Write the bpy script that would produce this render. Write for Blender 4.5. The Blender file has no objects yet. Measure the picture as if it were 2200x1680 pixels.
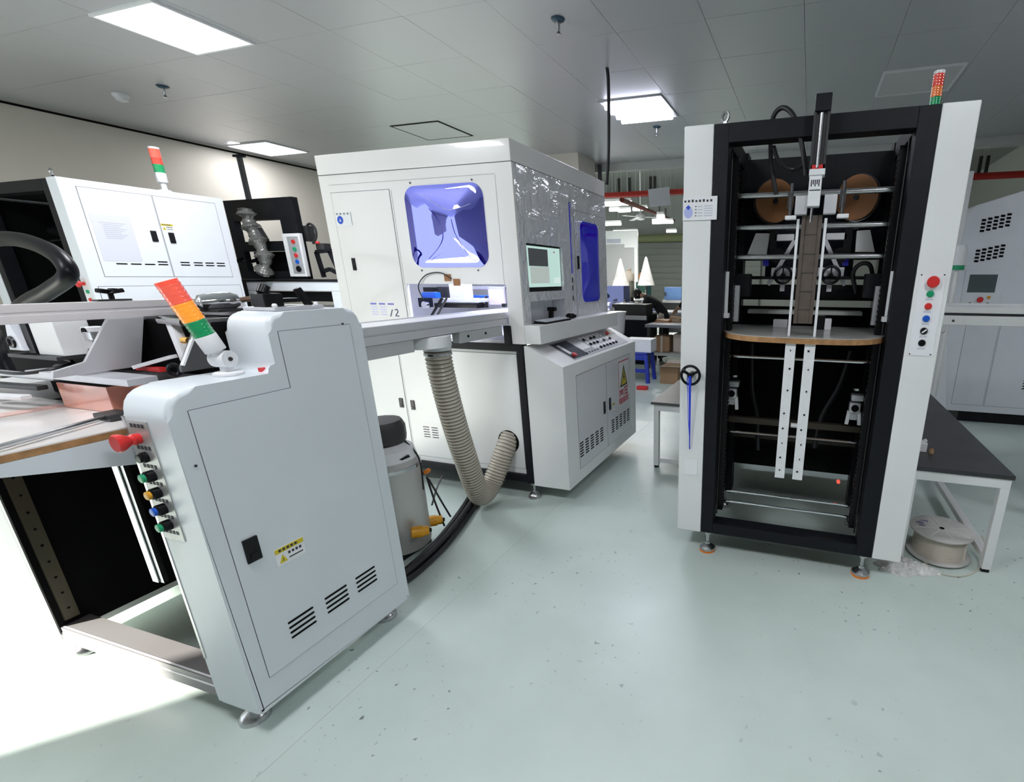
import bpy, bmesh, math, random
from mathutils import Vector, Matrix
random.seed(7)
sc = bpy.context.scene
COL = sc.collection

# ------------------------------------------------------------------ camera
F_PX, PPX, PPY = 1029.87, 1404.76, 918.27
YAW, PITCH, ROLL, EYE = -0.3011, -0.3030, 0.0012, 1.6
fw = Vector((math.sin(YAW)*math.cos(PITCH), math.cos(YAW)*math.cos(PITCH), math.sin(PITCH)))
rt = Vector((math.cos(YAW), -math.sin(YAW), 0))
up = rt.cross(fw)
rt, up = math.cos(ROLL)*rt + math.sin(ROLL)*up, math.cos(ROLL)*up - math.sin(ROLL)*rt
cam = bpy.data.cameras.new('camera')
co = bpy.data.objects.new('camera', cam)
COL.objects.link(co)
m = Matrix((rt, up, -fw)).transposed().to_4x4()
m.translation = Vector((0, 0, EYE))
co.matrix_world = m
cam.sensor_width = 36
cam.lens = F_PX/2200*36
cam.shift_x = (1100-PPX)/2200
cam.shift_y = (PPY-840)/2200
cam.clip_start = 0.02
sc.camera = co

def P(u, v, **k):
    """point of the real scene seen at photo pixel (u, v) on the plane x=, y= or z="""
    d = rt*(u-PPX)/F_PX - up*(v-PPY)/F_PX + fw
    (ax, val), = k.items()
    i = 'xyz'.index(ax)
    o = Vector((0, 0, EYE))
    return o + d*((val-o[i])/d[i])

# ------------------------------------------------------------------ light
sc.view_settings.view_transform = 'Standard'
sc.view_settings.look = 'None'
sc.view_settings.gamma = 1
sc.view_settings.use_curve_mapping = False
sc.view_settings.exposure = 0.46
w = bpy.data.worlds.new('daylight')
sc.world = w
w.use_nodes = True
bg = w.node_tree.nodes['Background']
bg.inputs[0].default_value = (0.82, 0.90, 1.0, 1)
bg.inputs[1].default_value = 1.6
sun = bpy.data.lights.new('sun', 'SUN')
sun.energy = 13
sun.angle = math.radians(0.8)
sun.color = (1, 0.95, 0.86)
so = bpy.data.objects.new('sun', sun)
COL.objects.link(so)
sd = Vector((0.675, 0.738, -0.55)).normalized()
so.rotation_euler = sd.to_track_quat('-Z', 'Y').to_euler()
so.location = (-8, -6, 6)

# ------------------------------------------------------------------ materials
def mat(name, col, rough=0.4, metal=0.0, noise=0.0, nscale=8.0, bump=0.0, bscale=30.0, spec=0.5,
        coat=0.0, emit=None, alpha=None, trans=0.0):
    mt = bpy.data.materials.new(name)
    mt.use_nodes = True
    nt = mt.node_tree
    p = nt.nodes['Principled BSDF']
    p.inputs['Base Color'].default_value = (*col, 1)
    p.inputs['Roughness'].default_value = rough
    p.inputs['Metallic'].default_value = metal
    p.inputs['Specular IOR Level'].default_value = spec
    p.inputs['Coat Weight'].default_value = coat
    p.inputs['Coat Roughness'].default_value = 0.05
    p.inputs['Transmission Weight'].default_value = trans
    if alpha is not None:
        p.inputs['Alpha'].default_value = alpha
    if emit:
        p.inputs['Emission Color'].default_value = (*emit[0], 1)
        p.inputs['Emission Strength'].default_value = emit[1]
    if noise or bump:
        tc = nt.nodes.new('ShaderNodeTexCoord')
    if noise:
        n = nt.nodes.new('ShaderNodeTexNoise')
        n.inputs['Scale'].default_value = nscale
        n.inputs['Detail'].default_value = 5
        nt.links.new(tc.outputs['Object'], n.inputs['Vector'])
        r = nt.nodes.new('ShaderNodeValToRGB')
        r.color_ramp.elements[0].position = 0.3
        r.color_ramp.elements[1].position = 0.7
        r.color_ramp.elements[0].color = (*[c*(1-noise) for c in col], 1)
        r.color_ramp.elements[1].color = (*[min(1, c*(1+noise*0.4)) for c in col], 1)
        nt.links.new(n.outputs['Fac'], r.inputs['Fac'])
        nt.links.new(r.outputs['Color'], p.inputs['Base Color'])
    if bump:
        n2 = nt.nodes.new('ShaderNodeTexNoise')
        n2.inputs['Scale'].default_value = bscale
        n2.inputs['Detail'].default_value = 3
        nt.links.new(tc.outputs['Object'], n2.inputs['Vector'])
        b = nt.nodes.new('ShaderNodeBump')
        b.inputs['Strength'].default_value = bump
        b.inputs['Distance'].default_value = 0.02
        nt.links.new(n2.outputs['Fac'], b.inputs['Height'])
        nt.links.new(b.outputs['Normal'], p.inputs['Normal'])
        nt.links.new(b.outputs['Normal'], p.inputs['Coat Normal'])
    return mt

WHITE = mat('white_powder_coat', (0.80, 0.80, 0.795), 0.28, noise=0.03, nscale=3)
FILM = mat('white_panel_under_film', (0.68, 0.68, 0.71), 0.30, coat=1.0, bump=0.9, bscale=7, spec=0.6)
for n_ in FILM.node_tree.nodes:
    if n_.type == 'TEX_NOISE': n_.inputs['Distortion'].default_value = 2.2; n_.inputs['Detail'].default_value = 4; n_.inputs['Roughness'].default_value = 0.55
    if n_.type == 'BUMP': n_.inputs['Distance'].default_value = 0.035
FILMC = mat('white_desk_door', (0.70, 0.70, 0.73), 0.25, coat=0.6, bump=0.12, bscale=5)
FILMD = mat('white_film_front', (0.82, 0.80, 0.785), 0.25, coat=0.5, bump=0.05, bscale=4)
GREYP = mat('greyed_white_coat', (0.66, 0.70, 0.735), 0.3, noise=0.03, nscale=3)  # white housing paint, its weaker light put into a greyer colour
COOLW = mat('cool_white_paint', (0.78, 0.80, 0.86), 0.3, noise=0.02)
BLACK = mat('black_frame_paint', (0.008, 0.009, 0.012), 0.5, noise=0.3, nscale=20, spec=0.22)
BLACKG = mat('black_plastic', (0.006, 0.006, 0.007), 0.3, spec=0.25)
DARK = mat('dark_interior_paint', (0.003, 0.003, 0.0035), 0.75, spec=0.12)
NAVY = mat('dark_navy_panel', (0.006, 0.008, 0.016), 0.55, spec=0.2)
DGREY = mat('dark_grey_metal', (0.05, 0.05, 0.052), 0.45, metal=0.5)
STEEL = mat('brushed_steel', (0.55, 0.55, 0.56), 0.25, metal=1.0, noise=0.1, nscale=60)
CHROME = mat('polished_chrome', (0.8, 0.8, 0.82), 0.08, metal=1.0)
ALU = mat('aluminium_profile', (0.60, 0.60, 0.63), 0.42, metal=0.55)
ALUW = mat('white_aluminium', (0.78, 0.78, 0.80), 0.35, noise=0.04, nscale=30)
SEAM = mat('shadow_gap', (0.10, 0.10, 0.11), 0.8)
RED = mat('red_plastic', (0.65, 0.03, 0.03), 0.3)
GREEN = mat('green_plastic', (0.01, 0.32, 0.14), 0.3)
BLUE = mat('blue_plastic', (0.01, 0.10, 0.55), 0.3)
YELL = mat('yellow_plastic', (0.72, 0.33, 0.01), 0.4)
ORNG = mat('orange_plastic', (0.8, 0.22, 0.02), 0.4)
LRED = mat('red_beacon_lens', (0.85, 0.08, 0.05), 0.15, coat=0.6)
LREDL = mat('lit_red_beacon_lens', (0.9, 0.12, 0.08), 0.15, coat=0.6, emit=((1.0, 0.13, 0.08), 0.22))
LORGL = mat('lit_amber_beacon_lens', (0.95, 0.32, 0.03), 0.15, coat=0.6, emit=((1.0, 0.36, 0.04), 0.28))
LORG = mat('amber_beacon_lens', (0.9, 0.2, 0.04), 0.15, coat=0.6)
LGRN = mat('green_beacon_lens', (0.01, 0.34, 0.12), 0.15, coat=0.6)
def acrylic(name, col, tint, fac):
    mt = mat(name, col, 0.03, spec=0.6)
    nt = mt.node_tree
    gl = nt.nodes.new('ShaderNodeBsdfGlossy'); gl.inputs['Color'].default_value = (*tint, 1); gl.inputs['Roughness'].default_value = 0.03
    mx = nt.nodes.new('ShaderNodeMixShader'); mx.inputs[0].default_value = fac
    nt.links.new(nt.nodes['Principled BSDF'].outputs[0], mx.inputs[1]); nt.links.new(gl.outputs[0], mx.inputs[2])
    nt.links.new(mx.outputs[0], nt.nodes['Material Output'].inputs['Surface'])
    return mt
BLUEG = acrylic('blue_acrylic', (0.010, 0.003, 0.36), (0.34, 0.36, 1.0), 0.66)
BLUES = acrylic('deep_blue_acrylic', (0.012, 0.006, 0.85), (0.40, 0.44, 1.0), 0.30)
BLUEL = mat('blue_film', (0.02, 0.02, 0.85), 0.25, coat=0.5)
KRAFT = mat('kraft_tape', (0.36, 0.15, 0.055), 0.55, noise=0.15, nscale=12)
BELT = mat('brown_feed_belt', (0.10, 0.075, 0.06), 0.6, noise=0.2, nscale=25)
WOOD = mat('plywood_edge', (0.42, 0.22, 0.09), 0.5, noise=0.35, nscale=30)
LAMG = mat('grey_laminate', (0.42, 0.41, 0.40), 0.18, noise=0.12, nscale=9)
LAMW = mat('white_laminate', (0.78, 0.74, 0.72), 0.10, noise=0.03)
PINK = mat('salmon_acrylic', (0.80, 0.33, 0.24), 0.18, coat=0.5)
MATB = mat('black_rubber_mat', (0.035, 0.035, 0.038), 0.42, noise=0.4, nscale=6)
RUBB = mat('black_rubber', (0.012, 0.012, 0.014), 0.4)
HOSEB = mat('brown_hose_rib', (0.13, 0.10, 0.065), 0.35)
HOSEW = mat('clear_hose_wall', (0.50, 0.46, 0.39), 0.25)
CREAM = mat('cream_wall_paint', (0.66, 0.61, 0.54), 0.75, noise=0.05, nscale=1.2)
HALLW = mat('hall_wall_paint', (0.55, 0.56, 0.53), 0.8)
HALLC = mat('hall_ceiling_sheet', (0.36, 0.37, 0.36), 0.8)
SHUT = mat('grey_shutter_metal', (0.40, 0.42, 0.39), 0.5)
OLIVE = mat('olive_shutter_barrel', (0.42, 0.46, 0.24), 0.5)
FIRE = mat('fire_pipe_red', (0.50, 0.025, 0.02), 0.35)
PAPER = mat('white_paper', (0.80, 0.80, 0.82), 0.7)
PAPERB = mat('bluish_paper', (0.66, 0.66, 0.74), 0.7)
INK = mat('dark_ink', (0.03, 0.03, 0.04), 0.7)
INKG = mat('pale_ink', (0.45, 0.46, 0.55), 0.7)
INKB = mat('blue_ink', (0.22, 0.22, 0.62), 0.7)
SIGNY = mat('sign_yellow', (0.62, 0.50, 0.02), 0.5)
SIGNR = mat('sign_red', (0.52, 0.02, 0.05), 0.5)
SIGNB = mat('sign_blue', (0.01, 0.07, 0.55), 0.4)
SIGNL = mat('faded_sign_blue', (0.42, 0.46, 0.80), 0.5)
CARD = mat('brown_cardboard', (0.32, 0.20, 0.11), 0.8, noise=0.12, nscale=5)
CARDP = mat('pale_cardboard', (0.50, 0.44, 0.38), 0.8)
STOOL = mat('royal_blue_plastic', (0.01, 0.03, 0.38), 0.35)
CLOTHB = mat('black_cloth', (0.012, 0.012, 0.015), 0.9)
CLOTHD = mat('navy_cloth', (0.02, 0.03, 0.09), 0.9)
HIVIS = mat('hi_vis_yellow', (0.60, 0.85, 0.03), 0.7)
SKIN = mat('skin', (0.48, 0.28, 0.20), 0.55)
HAIR = mat('black_hair', (0.01, 0.009, 0.009), 0.6)
RAG = mat('white_rag', (0.80, 0.79, 0.77), 0.9, noise=0.25, nscale=45, bump=0.9, bscale=60)
STRAPM = mat('blue_webbing', (0.01, 0.04, 0.62), 0.6)
CLEAR = mat('clear_pocket', (0.86, 0.86, 0.88), 0.1)
SPOOLW = mat('natural_filament', (0.60, 0.54, 0.46), 0.3, noise=0.06, nscale=80)
SPOOLF = mat('grey_spool_flange', (0.52, 0.51, 0.49), 0.5, noise=0.1, nscale=20)
LAMPON = mat('lamp_diffuser_on', (1, 1, 1), 0.5, emit=((0.92, 0.95, 1.0), 4.5))
TUBEON = mat('lamp_tube_on', (1, 1, 1), 0.5, emit=((0.80, 0.82, 1.0), 9.0))
HTUBE = mat('hall_tube_on', (1, 1, 1), 0.5, emit=((1.0, 0.98, 0.94), 5.0))
SCREEN = mat('screen_mint', (0.05, 0.06, 0.06), 0.15, emit=((0.46, 0.66, 0.60), 0.75))
SCREEND = mat('screen_dark', (0.02, 0.02, 0.02), 0.2, emit=((0.05, 0.055, 0.06), 0.6))
SCREENL = mat('screen_camera_view', (0.3, 0.3, 0.3), 0.2, emit=((0.40, 0.46, 0.43), 0.6))
HMI = mat('touch_panel_glass', (0.10, 0.12, 0.13), 0.08)

# ceiling tile: clip-in painted metal with a soft oil-can warp
TILE = mat('ceiling_tile_metal', (0.53, 0.53, 0.55), 0.34, metal=0.3, bump=0.03, bscale=1.4)

def floor_material():
    mt = bpy.data.materials.new('pale_green_epoxy')
    mt.use_nodes = True
    nt = mt.node_tree
    p = nt.nodes['Principled BSDF']
    tc = nt.nodes.new('ShaderNodeTexCoord')
    def noise(scale, detail, seed):
        n = nt.nodes.new('ShaderNodeTexNoise')
        n.inputs['Scale'].default_value = scale
        n.inputs['Detail'].default_value = detail
        mp = nt.nodes.new('ShaderNodeMapping')
        mp.inputs['Location'].default_value = (seed, seed*1.7, 0)
        nt.links.new(tc.outputs['Object'], mp.inputs['Vector'])
        nt.links.new(mp.outputs['Vector'], n.inputs['Vector'])
        return n.outputs['Fac']
    def ramp(src, stops):
        r = nt.nodes.new('ShaderNodeValToRGB')
        els = r.color_ramp.elements
        els[0].position, els[0].color = stops[0]
        els[1].position, els[1].color = stops[-1]
        for s in stops[1:-1]:
            e = els.new(s[0]); e.color = s[1]
        nt.links.new(src, r.inputs['Fac'])
        return r.outputs['Color']
    def mix(a, b, f, mode='MULTIPLY'):
        x = nt.nodes.new('ShaderNodeMix')
        x.data_type = 'RGBA'; x.blend_type = mode
        if isinstance(f, float): x.inputs['Factor'].default_value = f
        else: nt.links.new(f, x.inputs['Factor'])
        nt.links.new(a, x.inputs['A'])
        if isinstance(b, tuple): x.inputs['B'].default_value = b
        else: nt.links.new(b, x.inputs['B'])
        return x.outputs['Result']
    base = ramp(noise(0.9, 4, 3.0), [(0.3, (0.50, 0.585, 0.545, 1)), (0.7, (0.575, 0.66, 0.62, 1))])
    streak = ramp(noise(5.0, 8, 9.0), [(0.30, (0.93, 0.935, 0.93, 1)), (0.7, (1, 1, 1, 1))])
    c = mix(base, streak, 0.7)
    spk = ramp(noise(30.0, 3, 1.0), [(0.665, (0, 0, 0, 1)), (0.71, (1, 1, 1, 1))])
    msk = ramp(noise(1.3, 3, 20.0), [(0.45, (0, 0, 0, 1)), (0.62, (1, 1, 1, 1))])
    f = mix(spk, msk, 1.0)
    c = mix(c, (0.16, 0.18, 0.17, 1), f, 'MIX')
    nt.links.new(c, p.inputs['Base Color'])
    rr = ramp(noise(2.0, 4, 5.0), [(0.2, (0.28, 0.28, 0.28, 1)), (0.8, (0.38, 0.38, 0.38, 1))])
    nt.links.new(rr, p.inputs['Roughness'])
    p.inputs['Specular IOR Level'].default_value = 0.45
    return mt
FLOOR = floor_material()

# ------------------------------------------------------------------ geometry helpers
ORG = {}
def org(o):
    return ORG.get(o.name, Vector((0, 0, 0))) if o else Vector((0, 0, 0))

class FR:
    """a face frame: a along u, b along v, c outwards"""
    def __init__(s, o, u, v, n):
        s.o, s.u, s.v, s.n = Vector(o), Vector(u).normalized(), Vector(v).normalized(), Vector(n).normalized()
    def __call__(s, a, b, c=0):
        return s.o + s.u*a + s.v*b + s.n*c
def FX(x, sgn=1): return FR((x, 0, 0), (0, 1, 0), (0, 0, 1), (sgn, 0, 0))
def FY(y, sgn=-1): return FR((0, y, 0), (1, 0, 0), (0, 0, 1), (0, sgn, 0))
def FZ(z): return FR((0, 0, z), (1, 0, 0), (0, 1, 0), (0, 0, 1))

class B:
    def __init__(s): s.bm = bmesh.new(); s.bev = False
    def hexa(s, c, bv=0, seg=2):
        v = [s.bm.verts.new(p) for p in c]
        fs = [s.bm.faces.new([v[i] for i in q]) for q in ((0, 3, 2, 1), (4, 5, 6, 7), (0, 1, 5, 4), (1, 2, 6, 5), (2, 3, 7, 6), (3, 0, 4, 7))]
        if bv:
            s.bev = True
            es = list({e for f in fs for e in f.edges})
            bmesh.ops.bevel(s.bm, geom=es, offset=bv, segments=seg, affect='EDGES', profile=0.5)
        return s
    def box(s, x0, x1, y0, y1, z0, z1, bv=0):
        return s.hexa([(x0, y0, z0), (x1, y0, z0), (x1, y1, z0), (x0, y1, z0), (x0, y0, z1), (x1, y0, z1), (x1, y1, z1), (x0, y1, z1)], bv)
    def rect(s, f, a0, a1, b0, b1, c0, c1, bv=0):
        return s.hexa([f(a0, b0, c0), f(a1, b0, c0), f(a1, b1, c0), f(a0, b1, c0), f(a0, b0, c1), f(a1, b0, c1), f(a1, b1, c1), f(a0, b1, c1)], bv)
    def bar(s, p0, p1, w, h, upv=(0, 0, 1), bv=0):
        p0, p1 = Vector(p0), Vector(p1)
        d = (p1-p0).normalized(); u = Vector(upv)
        if abs(d.dot(u)) > 0.98: u = Vector((0, 1, 0))
        r = d.cross(u).normalized(); u = r.cross(d)
        q = [(-w/2, -h/2), (w/2, -h/2), (w/2, h/2), (-w/2, h/2)]
        return s.hexa([p0+r*a+u*b for a, b in q]+[p1+r*a+u*b for a, b in q], bv)
    def ring(s, c, u, v, r, n, r2=None):
        return [s.bm.verts.new(c+u*(r*math.cos(2*math.pi*i/n))+v*((r2 or r)*math.sin(2*math.pi*i/n))) for i in range(n)]
    def skin(s, rings, cap0=True, cap1=True, loop=False):
        n = len(rings[0])
        out = []
        pairs = list(zip(rings, rings[1:])) + ([(rings[-1], rings[0])] if loop else [])
        for a, b in pairs:
            for i in range(n):
                out.append(s.bm.faces.new((a[i], a[(i+1) % n], b[(i+1) % n], b[i])))
        if cap0 and not loop: s.bm.faces.new(rings[0][::-1])
        if cap1 and not loop: s.bm.faces.new(rings[-1])
        return out
    def cyl(s, p0, p1, r, r2=None, n=16):
        p0, p1 = Vector(p0), Vector(p1)
        d = (p1-p0).normalized()
        u = d.orthogonal().normalized(); v = d.cross(u)
        s.skin([s.ring(p0, u, v, r, n), s.ring(p1, u, v, r if r2 is None else r2, n)])
        return s
    def lathe(s, prof, o, d=(0, 0, 1), n=24):
        o, d = Vector(o), Vector(d).normalized()
        u = d.orthogonal().normalized(); v = d.cross(u)
        s.skin([s.ring(o+d*h, u, v, max(r, 1e-4), n) for r, h in prof])
        return s
    def tube(s, pts, r, n=8, loop=False, smooth=0, rf=None):
        pts = [Vector(p) for p in pts]
        if smooth: pts = spline(pts, smooth, loop)
        rings = []
        N = len(pts)
        u = None
        for i, p in enumerate(pts):
            a = pts[(i-1) % N] if (loop or i > 0) else p
            b = pts[(i+1) % N] if (loop or i < N-1) else p
            t = (b-a).normalized()
            if u is None: u = t.orthogonal().normalized()
            u = (u-t*u.dot(t)).normalized()
            v = t.cross(u)
            rings.append(s.ring(p, u, v, rf(i, N) if rf else r, n))
        s.last = s.skin(rings, loop=loop)
        return s
    def prism(s, pts, axis, a, b, bv=0, seg=2):
        f = {'x': lambda p, q: (q, p[0], p[1]), 'y': lambda p, q: (p[0], q, p[1]), 'z': lambda p, q: (p[0], p[1], q)}[axis]
        lo = [s.bm.verts.new(f(p, a)) for p in pts]
        hi = [s.bm.verts.new(f(p, b)) for p in pts]
        n = len(pts)
        fa = s.bm.faces.new(lo); fb = s.bm.faces.new(hi)
        for i in range(n): s.bm.faces.new((lo[i], lo[(i+1) % n], hi[(i+1) % n], hi[i]))
        if bv:
            s.bev = True
            bmesh.ops.bevel(s.bm, geom=list(fa.edges)+list(fb.edges), offset=bv, segments=seg, affect='EDGES', profile=0.5)
        return s
    def poly(s, f, pts, c0, c1):
        lo = [s.bm.verts.new(f(a, b, c0)) for a, b in pts]
        hi = [s.bm.verts.new(f(a, b, c1)) for a, b in pts]
        n = len(pts)
        s.bm.faces.new(lo[::-1]); s.bm.faces.new(hi)
        for i in range(n): s.bm.faces.new((lo[i], lo[(i+1) % n], hi[(i+1) % n], hi[i]))
        return s
    def ball(s, c, r, sx=1, sy=1, sz=1, n=12):
        c = Vector(c)
        rings = []
        for j in range(1, n//2):
            th = math.pi*j/(n//2)
            rings.append([s.bm.verts.new(c+Vector((sx*r*math.sin(th)*math.cos(2*math.pi*i/n), sy*r*math.sin(th)*math.sin(2*math.pi*i/n), -sz*r*math.cos(th)))) for i in range(n)])
        s.skin(rings)
        return s
    def torus(s, c, nrm, R, r, n=28, k=8):
        c, d = Vector(c), Vector(nrm).normalized()
        u = d.orthogonal().normalized(); v = d.cross(u)
        return s.tube([c+u*R*math.cos(2*math.pi*i/n)+v*R*math.sin(2*math.pi*i/n) for i in range(n)], r, k, loop=True)
    def wall(s, f, a0, a1, b0, b1, th, holes):
        """flat panel of thickness th behind face f with rectangular holes"""
        xs = sorted({a0, a1, *[h[0] for h in holes], *[h[1] for h in holes]})
        zs = sorted({b0, b1, *[h[2] for h in holes], *[h[3] for h in holes]})
        for i in range(len(xs)-1):
            for j in range(len(zs)-1):
                cx, cz = (xs[i]+xs[i+1])/2, (zs[j]+zs[j+1])/2
                if any(h[0] < cx < h[1] and h[2] < cz < h[3] for h in holes): continue
                s.rect(f, xs[i], xs[i+1], zs[j], zs[j+1], -th, 0)
        bmesh.ops.remove_doubles(s.bm, verts=s.bm.verts[:], dist=1e-5)
        return s
    def obj(s, name, mt, parent=None, label=None, ang=35, mats=None):
        bmesh.ops.recalc_face_normals(s.bm, faces=s.bm.faces[:])
        me = bpy.data.meshes.new(name)
        o0 = org(parent)
        if o0.length: bmesh.ops.translate(s.bm, vec=-o0, verts=s.bm.verts[:])
        s.bm.to_mesh(me); s.bm.free()
        for p in me.polygons: p.use_smooth = True
        me.set_sharp_from_angle(angle=math.radians(ang))
        for x in (mats or [mt]): me.materials.append(x)
        o = bpy.data.objects.new(name, me)
        COL.objects.link(o)
        if s.bev:
            o.modifiers.new('face_weighted_normals', 'WEIGHTED_NORMAL').keep_sharp = True
        if parent:
            o.parent = parent
            ORG[o.name] = o0.copy()
        if label: o['label'] = label
        return o

def spline(pts, k, loop=False):
    out = []
    n = len(pts)
    rng = range(n if loop else n-1)
    for i in rng:
        p0, p1, p2, p3 = (pts[(i-1) % n] if loop or i > 0 else pts[0], pts[i], pts[(i+1) % n], pts[(i+2) % n] if loop or i+2 < n else pts[-1])
        for j in range(k):
            t = j/k
            out.append(0.5*((2*p1)+(p2-p0)*t+(2*p0-5*p1+4*p2-p3)*t*t+(3*p1-p0-3*p2+p3)*t**3))
    if not loop: out.append(pts[-1])
    return out

def rrect(a0, a1, b0, b1, r, k=5):
    pts = []
    for cx, cy, s in ((a1-r, b0+r, -90), (a1-r, b1-r, 0), (a0+r, b1-r, 90), (a0+r, b0+r, 180)):
        for i in range(k+1):
            t = math.radians(s+90*i/k)
            pts.append((cx+r*math.cos(t), cy+r*math.sin(t)))
    return pts

def rpoly(pts, rs, k=6):
    """polygon with rounded corners (pts counter-clockwise or clockwise, radius each)"""
    out = []
    n = len(pts)
    for i in range(n):
        p, a, b = Vector(pts[i]), Vector(pts[i-1]), Vector(pts[(i+1) % n])
        r = rs[i] if isinstance(rs, (list, tuple)) else rs
        if not r: out.append(tuple(p)); continue
        d1, d2 = (a-p).normalized(), (b-p).normalized()
        for j in range(k+1):
            t = j/k
            q = (1-t)**2*(p+d1*r)+2*t*(1-t)*p+t*t*(p+d2*r)
            out.append(tuple(q))
    return out

def tag(o, label, cat, group=None):
    o['label'] = label; o['category'] = cat
    if group: o['group'] = group
    return o
def thing(name, label, cat, loc, group=None):
    o = bpy.data.objects.new(name, None)
    COL.objects.link(o)
    o.location = loc
    o.empty_display_size = 0.1
    ORG[o.name] = Vector(loc)
    return tag(o, label, cat, group)
def struct(b, name, mt):
    o = b.obj(name, mt)
    o['kind'] = 'structure'
    return o

def foot(root, x, y, ztop, r, pad=None):
    b = B().lathe([(r, 0.0 if not pad else 0.012), (r, 0.016 if not pad else 0.024), (r*0.75, 0.034), (r*0.35, 0.046), (r*0.3, 0.06)], (x, y, 0))
    b.cyl((x, y, 0.04), (x, y, ztop), 0.011, n=10)
    b.lathe([(0.022, 0), (0.022, 0.014)], (x, y, ztop-0.03), n=6)
    f = b.obj('levelling_foot', STEEL, root)
    if pad: B().lathe([(r*1.02, 0), (r*1.02, 0.012)], (x, y, 0)).obj('foot_pad', pad, f)
    return f
def seam_door(root, f, a0, a1, b0, b1, mt, pts=None, name='door', g=0.003):
    """a door leaf standing 2 mm proud of its dark shadow gap"""
    if pts:
        d = B().poly(f, pts, 0, 0.0022).obj(name, mt, root)
        b = B()
        n = len(pts)
        for i in range(n):
            p, q = f(*pts[i], 0.0009), f(*pts[(i+1) % n], 0.0009)
            b.bar(p, q, 2*g, 0.0018, f.n)
        b.obj('door_gap', SEAM, d)
    else:
        d = B().rect(f, a0+g, a1-g, b0+g, b1-g, 0, 0.0022).obj(name, mt, root)
        b = B()
        for r in ((a0, a1, b0, b0+g), (a0, a1, b1-g, b1), (a0, a0+g, b0, b1), (a1-g, a1, b0, b1)):
            b.rect(f, *r, 0, 0.0012)
        b.obj('door_gap', SEAM, d)
    return d
def latch(d, f, a, b, w=0.03, h=0.07):
    o = B().rect(f, a-w/2, a+w/2, b-h/2, b+h/2, 0.002, 0.009, 0.002).obj('latch', BLACKG, d)
    B().rect(f, a-w/4, a+w/4, b-h*0.38, b-h*0.12, 0.009, 0.012, 0.001).obj('latch_button', BLACKG, d)
    return o
def slots(d, f, a0, a1, zs, h, name='vent_slot', mt=DARK):
    for z in zs:
        B().poly(f, rrect(a0, a1, z-h/2, z+h/2, h*0.49, 3), 0.0015, 0.0032).obj(name, mt, d)
def warn_label(d, f, a0, a1, b0, b1, white=PAPER):
    w_, h_ = a1-a0, b1-b0
    o = B().rect(f, a0, a1, b0, b1, 0.0022, 0.0034).obj('warning_sticker', white, d, 'small white sticker with yellow header and warning triangle')
    B().rect(f, a0, a1, b0+h_*0.72, b1, 0.0034, 0.004).obj('yellow_header', SIGNY, d)
    B().poly(f, [(a0+w_*0.08, b0+h_*0.12), (a0+w_*0.36, b0+h_*0.12), (a0+w_*0.22, b0+h_*0.6)], 0.0034, 0.004).obj('warning_triangle', SIGNY, d)
    t = B()
    t.poly(f, [(a0+w_*0.205, b0+h_*0.2), (a0+w_*0.235, b0+h_*0.2), (a0+w_*0.225, b0+h_*0.45)], 0.004, 0.0044)
    for j in range(4):
        t.rect(f, a0+w_*(0.42+0.13*j), a0+w_*(0.5+0.13*j), b0+h_*0.45, b0+h_*0.6, 0.0034, 0.004)
    t.rect(f, a0+w_*0.42, a0+w_*0.92, b0+h_*0.2, b0+h_*0.27, 0.0034, 0.004)
    for j in range(5):
        t.rect(f, a0+w_*(0.12+0.14*j), a0+w_*(0.21+0.14*j), b0+h_*0.79, b0+h_*0.93, 0.004, 0.0044)
    t.obj('sticker_print', INK, d)
    return o
def beacon(root, base, axis, r, segs, stem=0.05, foot_r=None):
    """signal tower: a stem part whose children are the lens stages"""
    base, axis = Vector(base), Vector(axis).normalized()
    fr = foot_r or r*1.2
    b = B().lathe([(fr, 0), (fr, r*0.3), (r*0.55, r*0.5), (r*0.55, stem)], base, axis)
    t = b.obj('signal_tower', ALUW, root)
    h = stem
    for name, mt, L in segs:
        c = B()
        prof = [(r*0.97, h), (r, h+L*0.04)]
        k = 4
        for i in range(k):
            prof += [(r, h+L*(0.08+0.86*(i)/k)), (r*0.955, h+L*(0.08+0.86*(i+0.5)/k)), (r, h+L*(0.08+0.86*(i+0.98)/k))] if mt not in (ALUW, WHITE) else []
        prof += [(r, h+L*0.97), (r*0.97, h+L)]
        c.lathe(prof, base, axis, 20)
        c.obj(name, mt, t)
        h += L
    return t

# ------------------------------------------------------------------ room shell
b = B().box(-14, 9, -4, 26.5, -0.05, 0)
flo = struct(b, 'floor', FLOOR)
jo = B()
for x in (-1.62, 2.4): jo.box(x-0.0012, x+0.0012, -4, 26, 0, 0.0006)
jo.obj('floor_joint', mat('joint_sealant', (0.44, 0.50, 0.475), 0.6), flo)

CH = 3.2
b = B().box(-7.5, 6, -3, 7.35, CH+0.02, CH+0.10)
cei = struct(b, 'ceiling', TILE)
tb = B().box(-0.3075, 0.3075, -0.3035, 0.3035, 0, 0.018, 0.0012)
tproto = tb.obj('tile', TILE, cei)
X0, Y0, TP, TQ = -2.035, 3.08, 0.617, 0.609
first = True
for i in range(-9, 8):
    for j in range(-2, 7):
        x, y = X0+TP*(i+0.5), Y0+TQ*(j+0.5)
        if x < -7.25 or y > 7.2: continue
        o = tproto if first else tproto.copy()
        if not first: COL.objects.link(o); o.parent = cei
        first = False
        o.location = (x, y, CH)
        o.rotation_euler = (random.uniform(-1, 1)*0.0015, random.uniform(-1, 1)*0.0015, 0)
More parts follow.
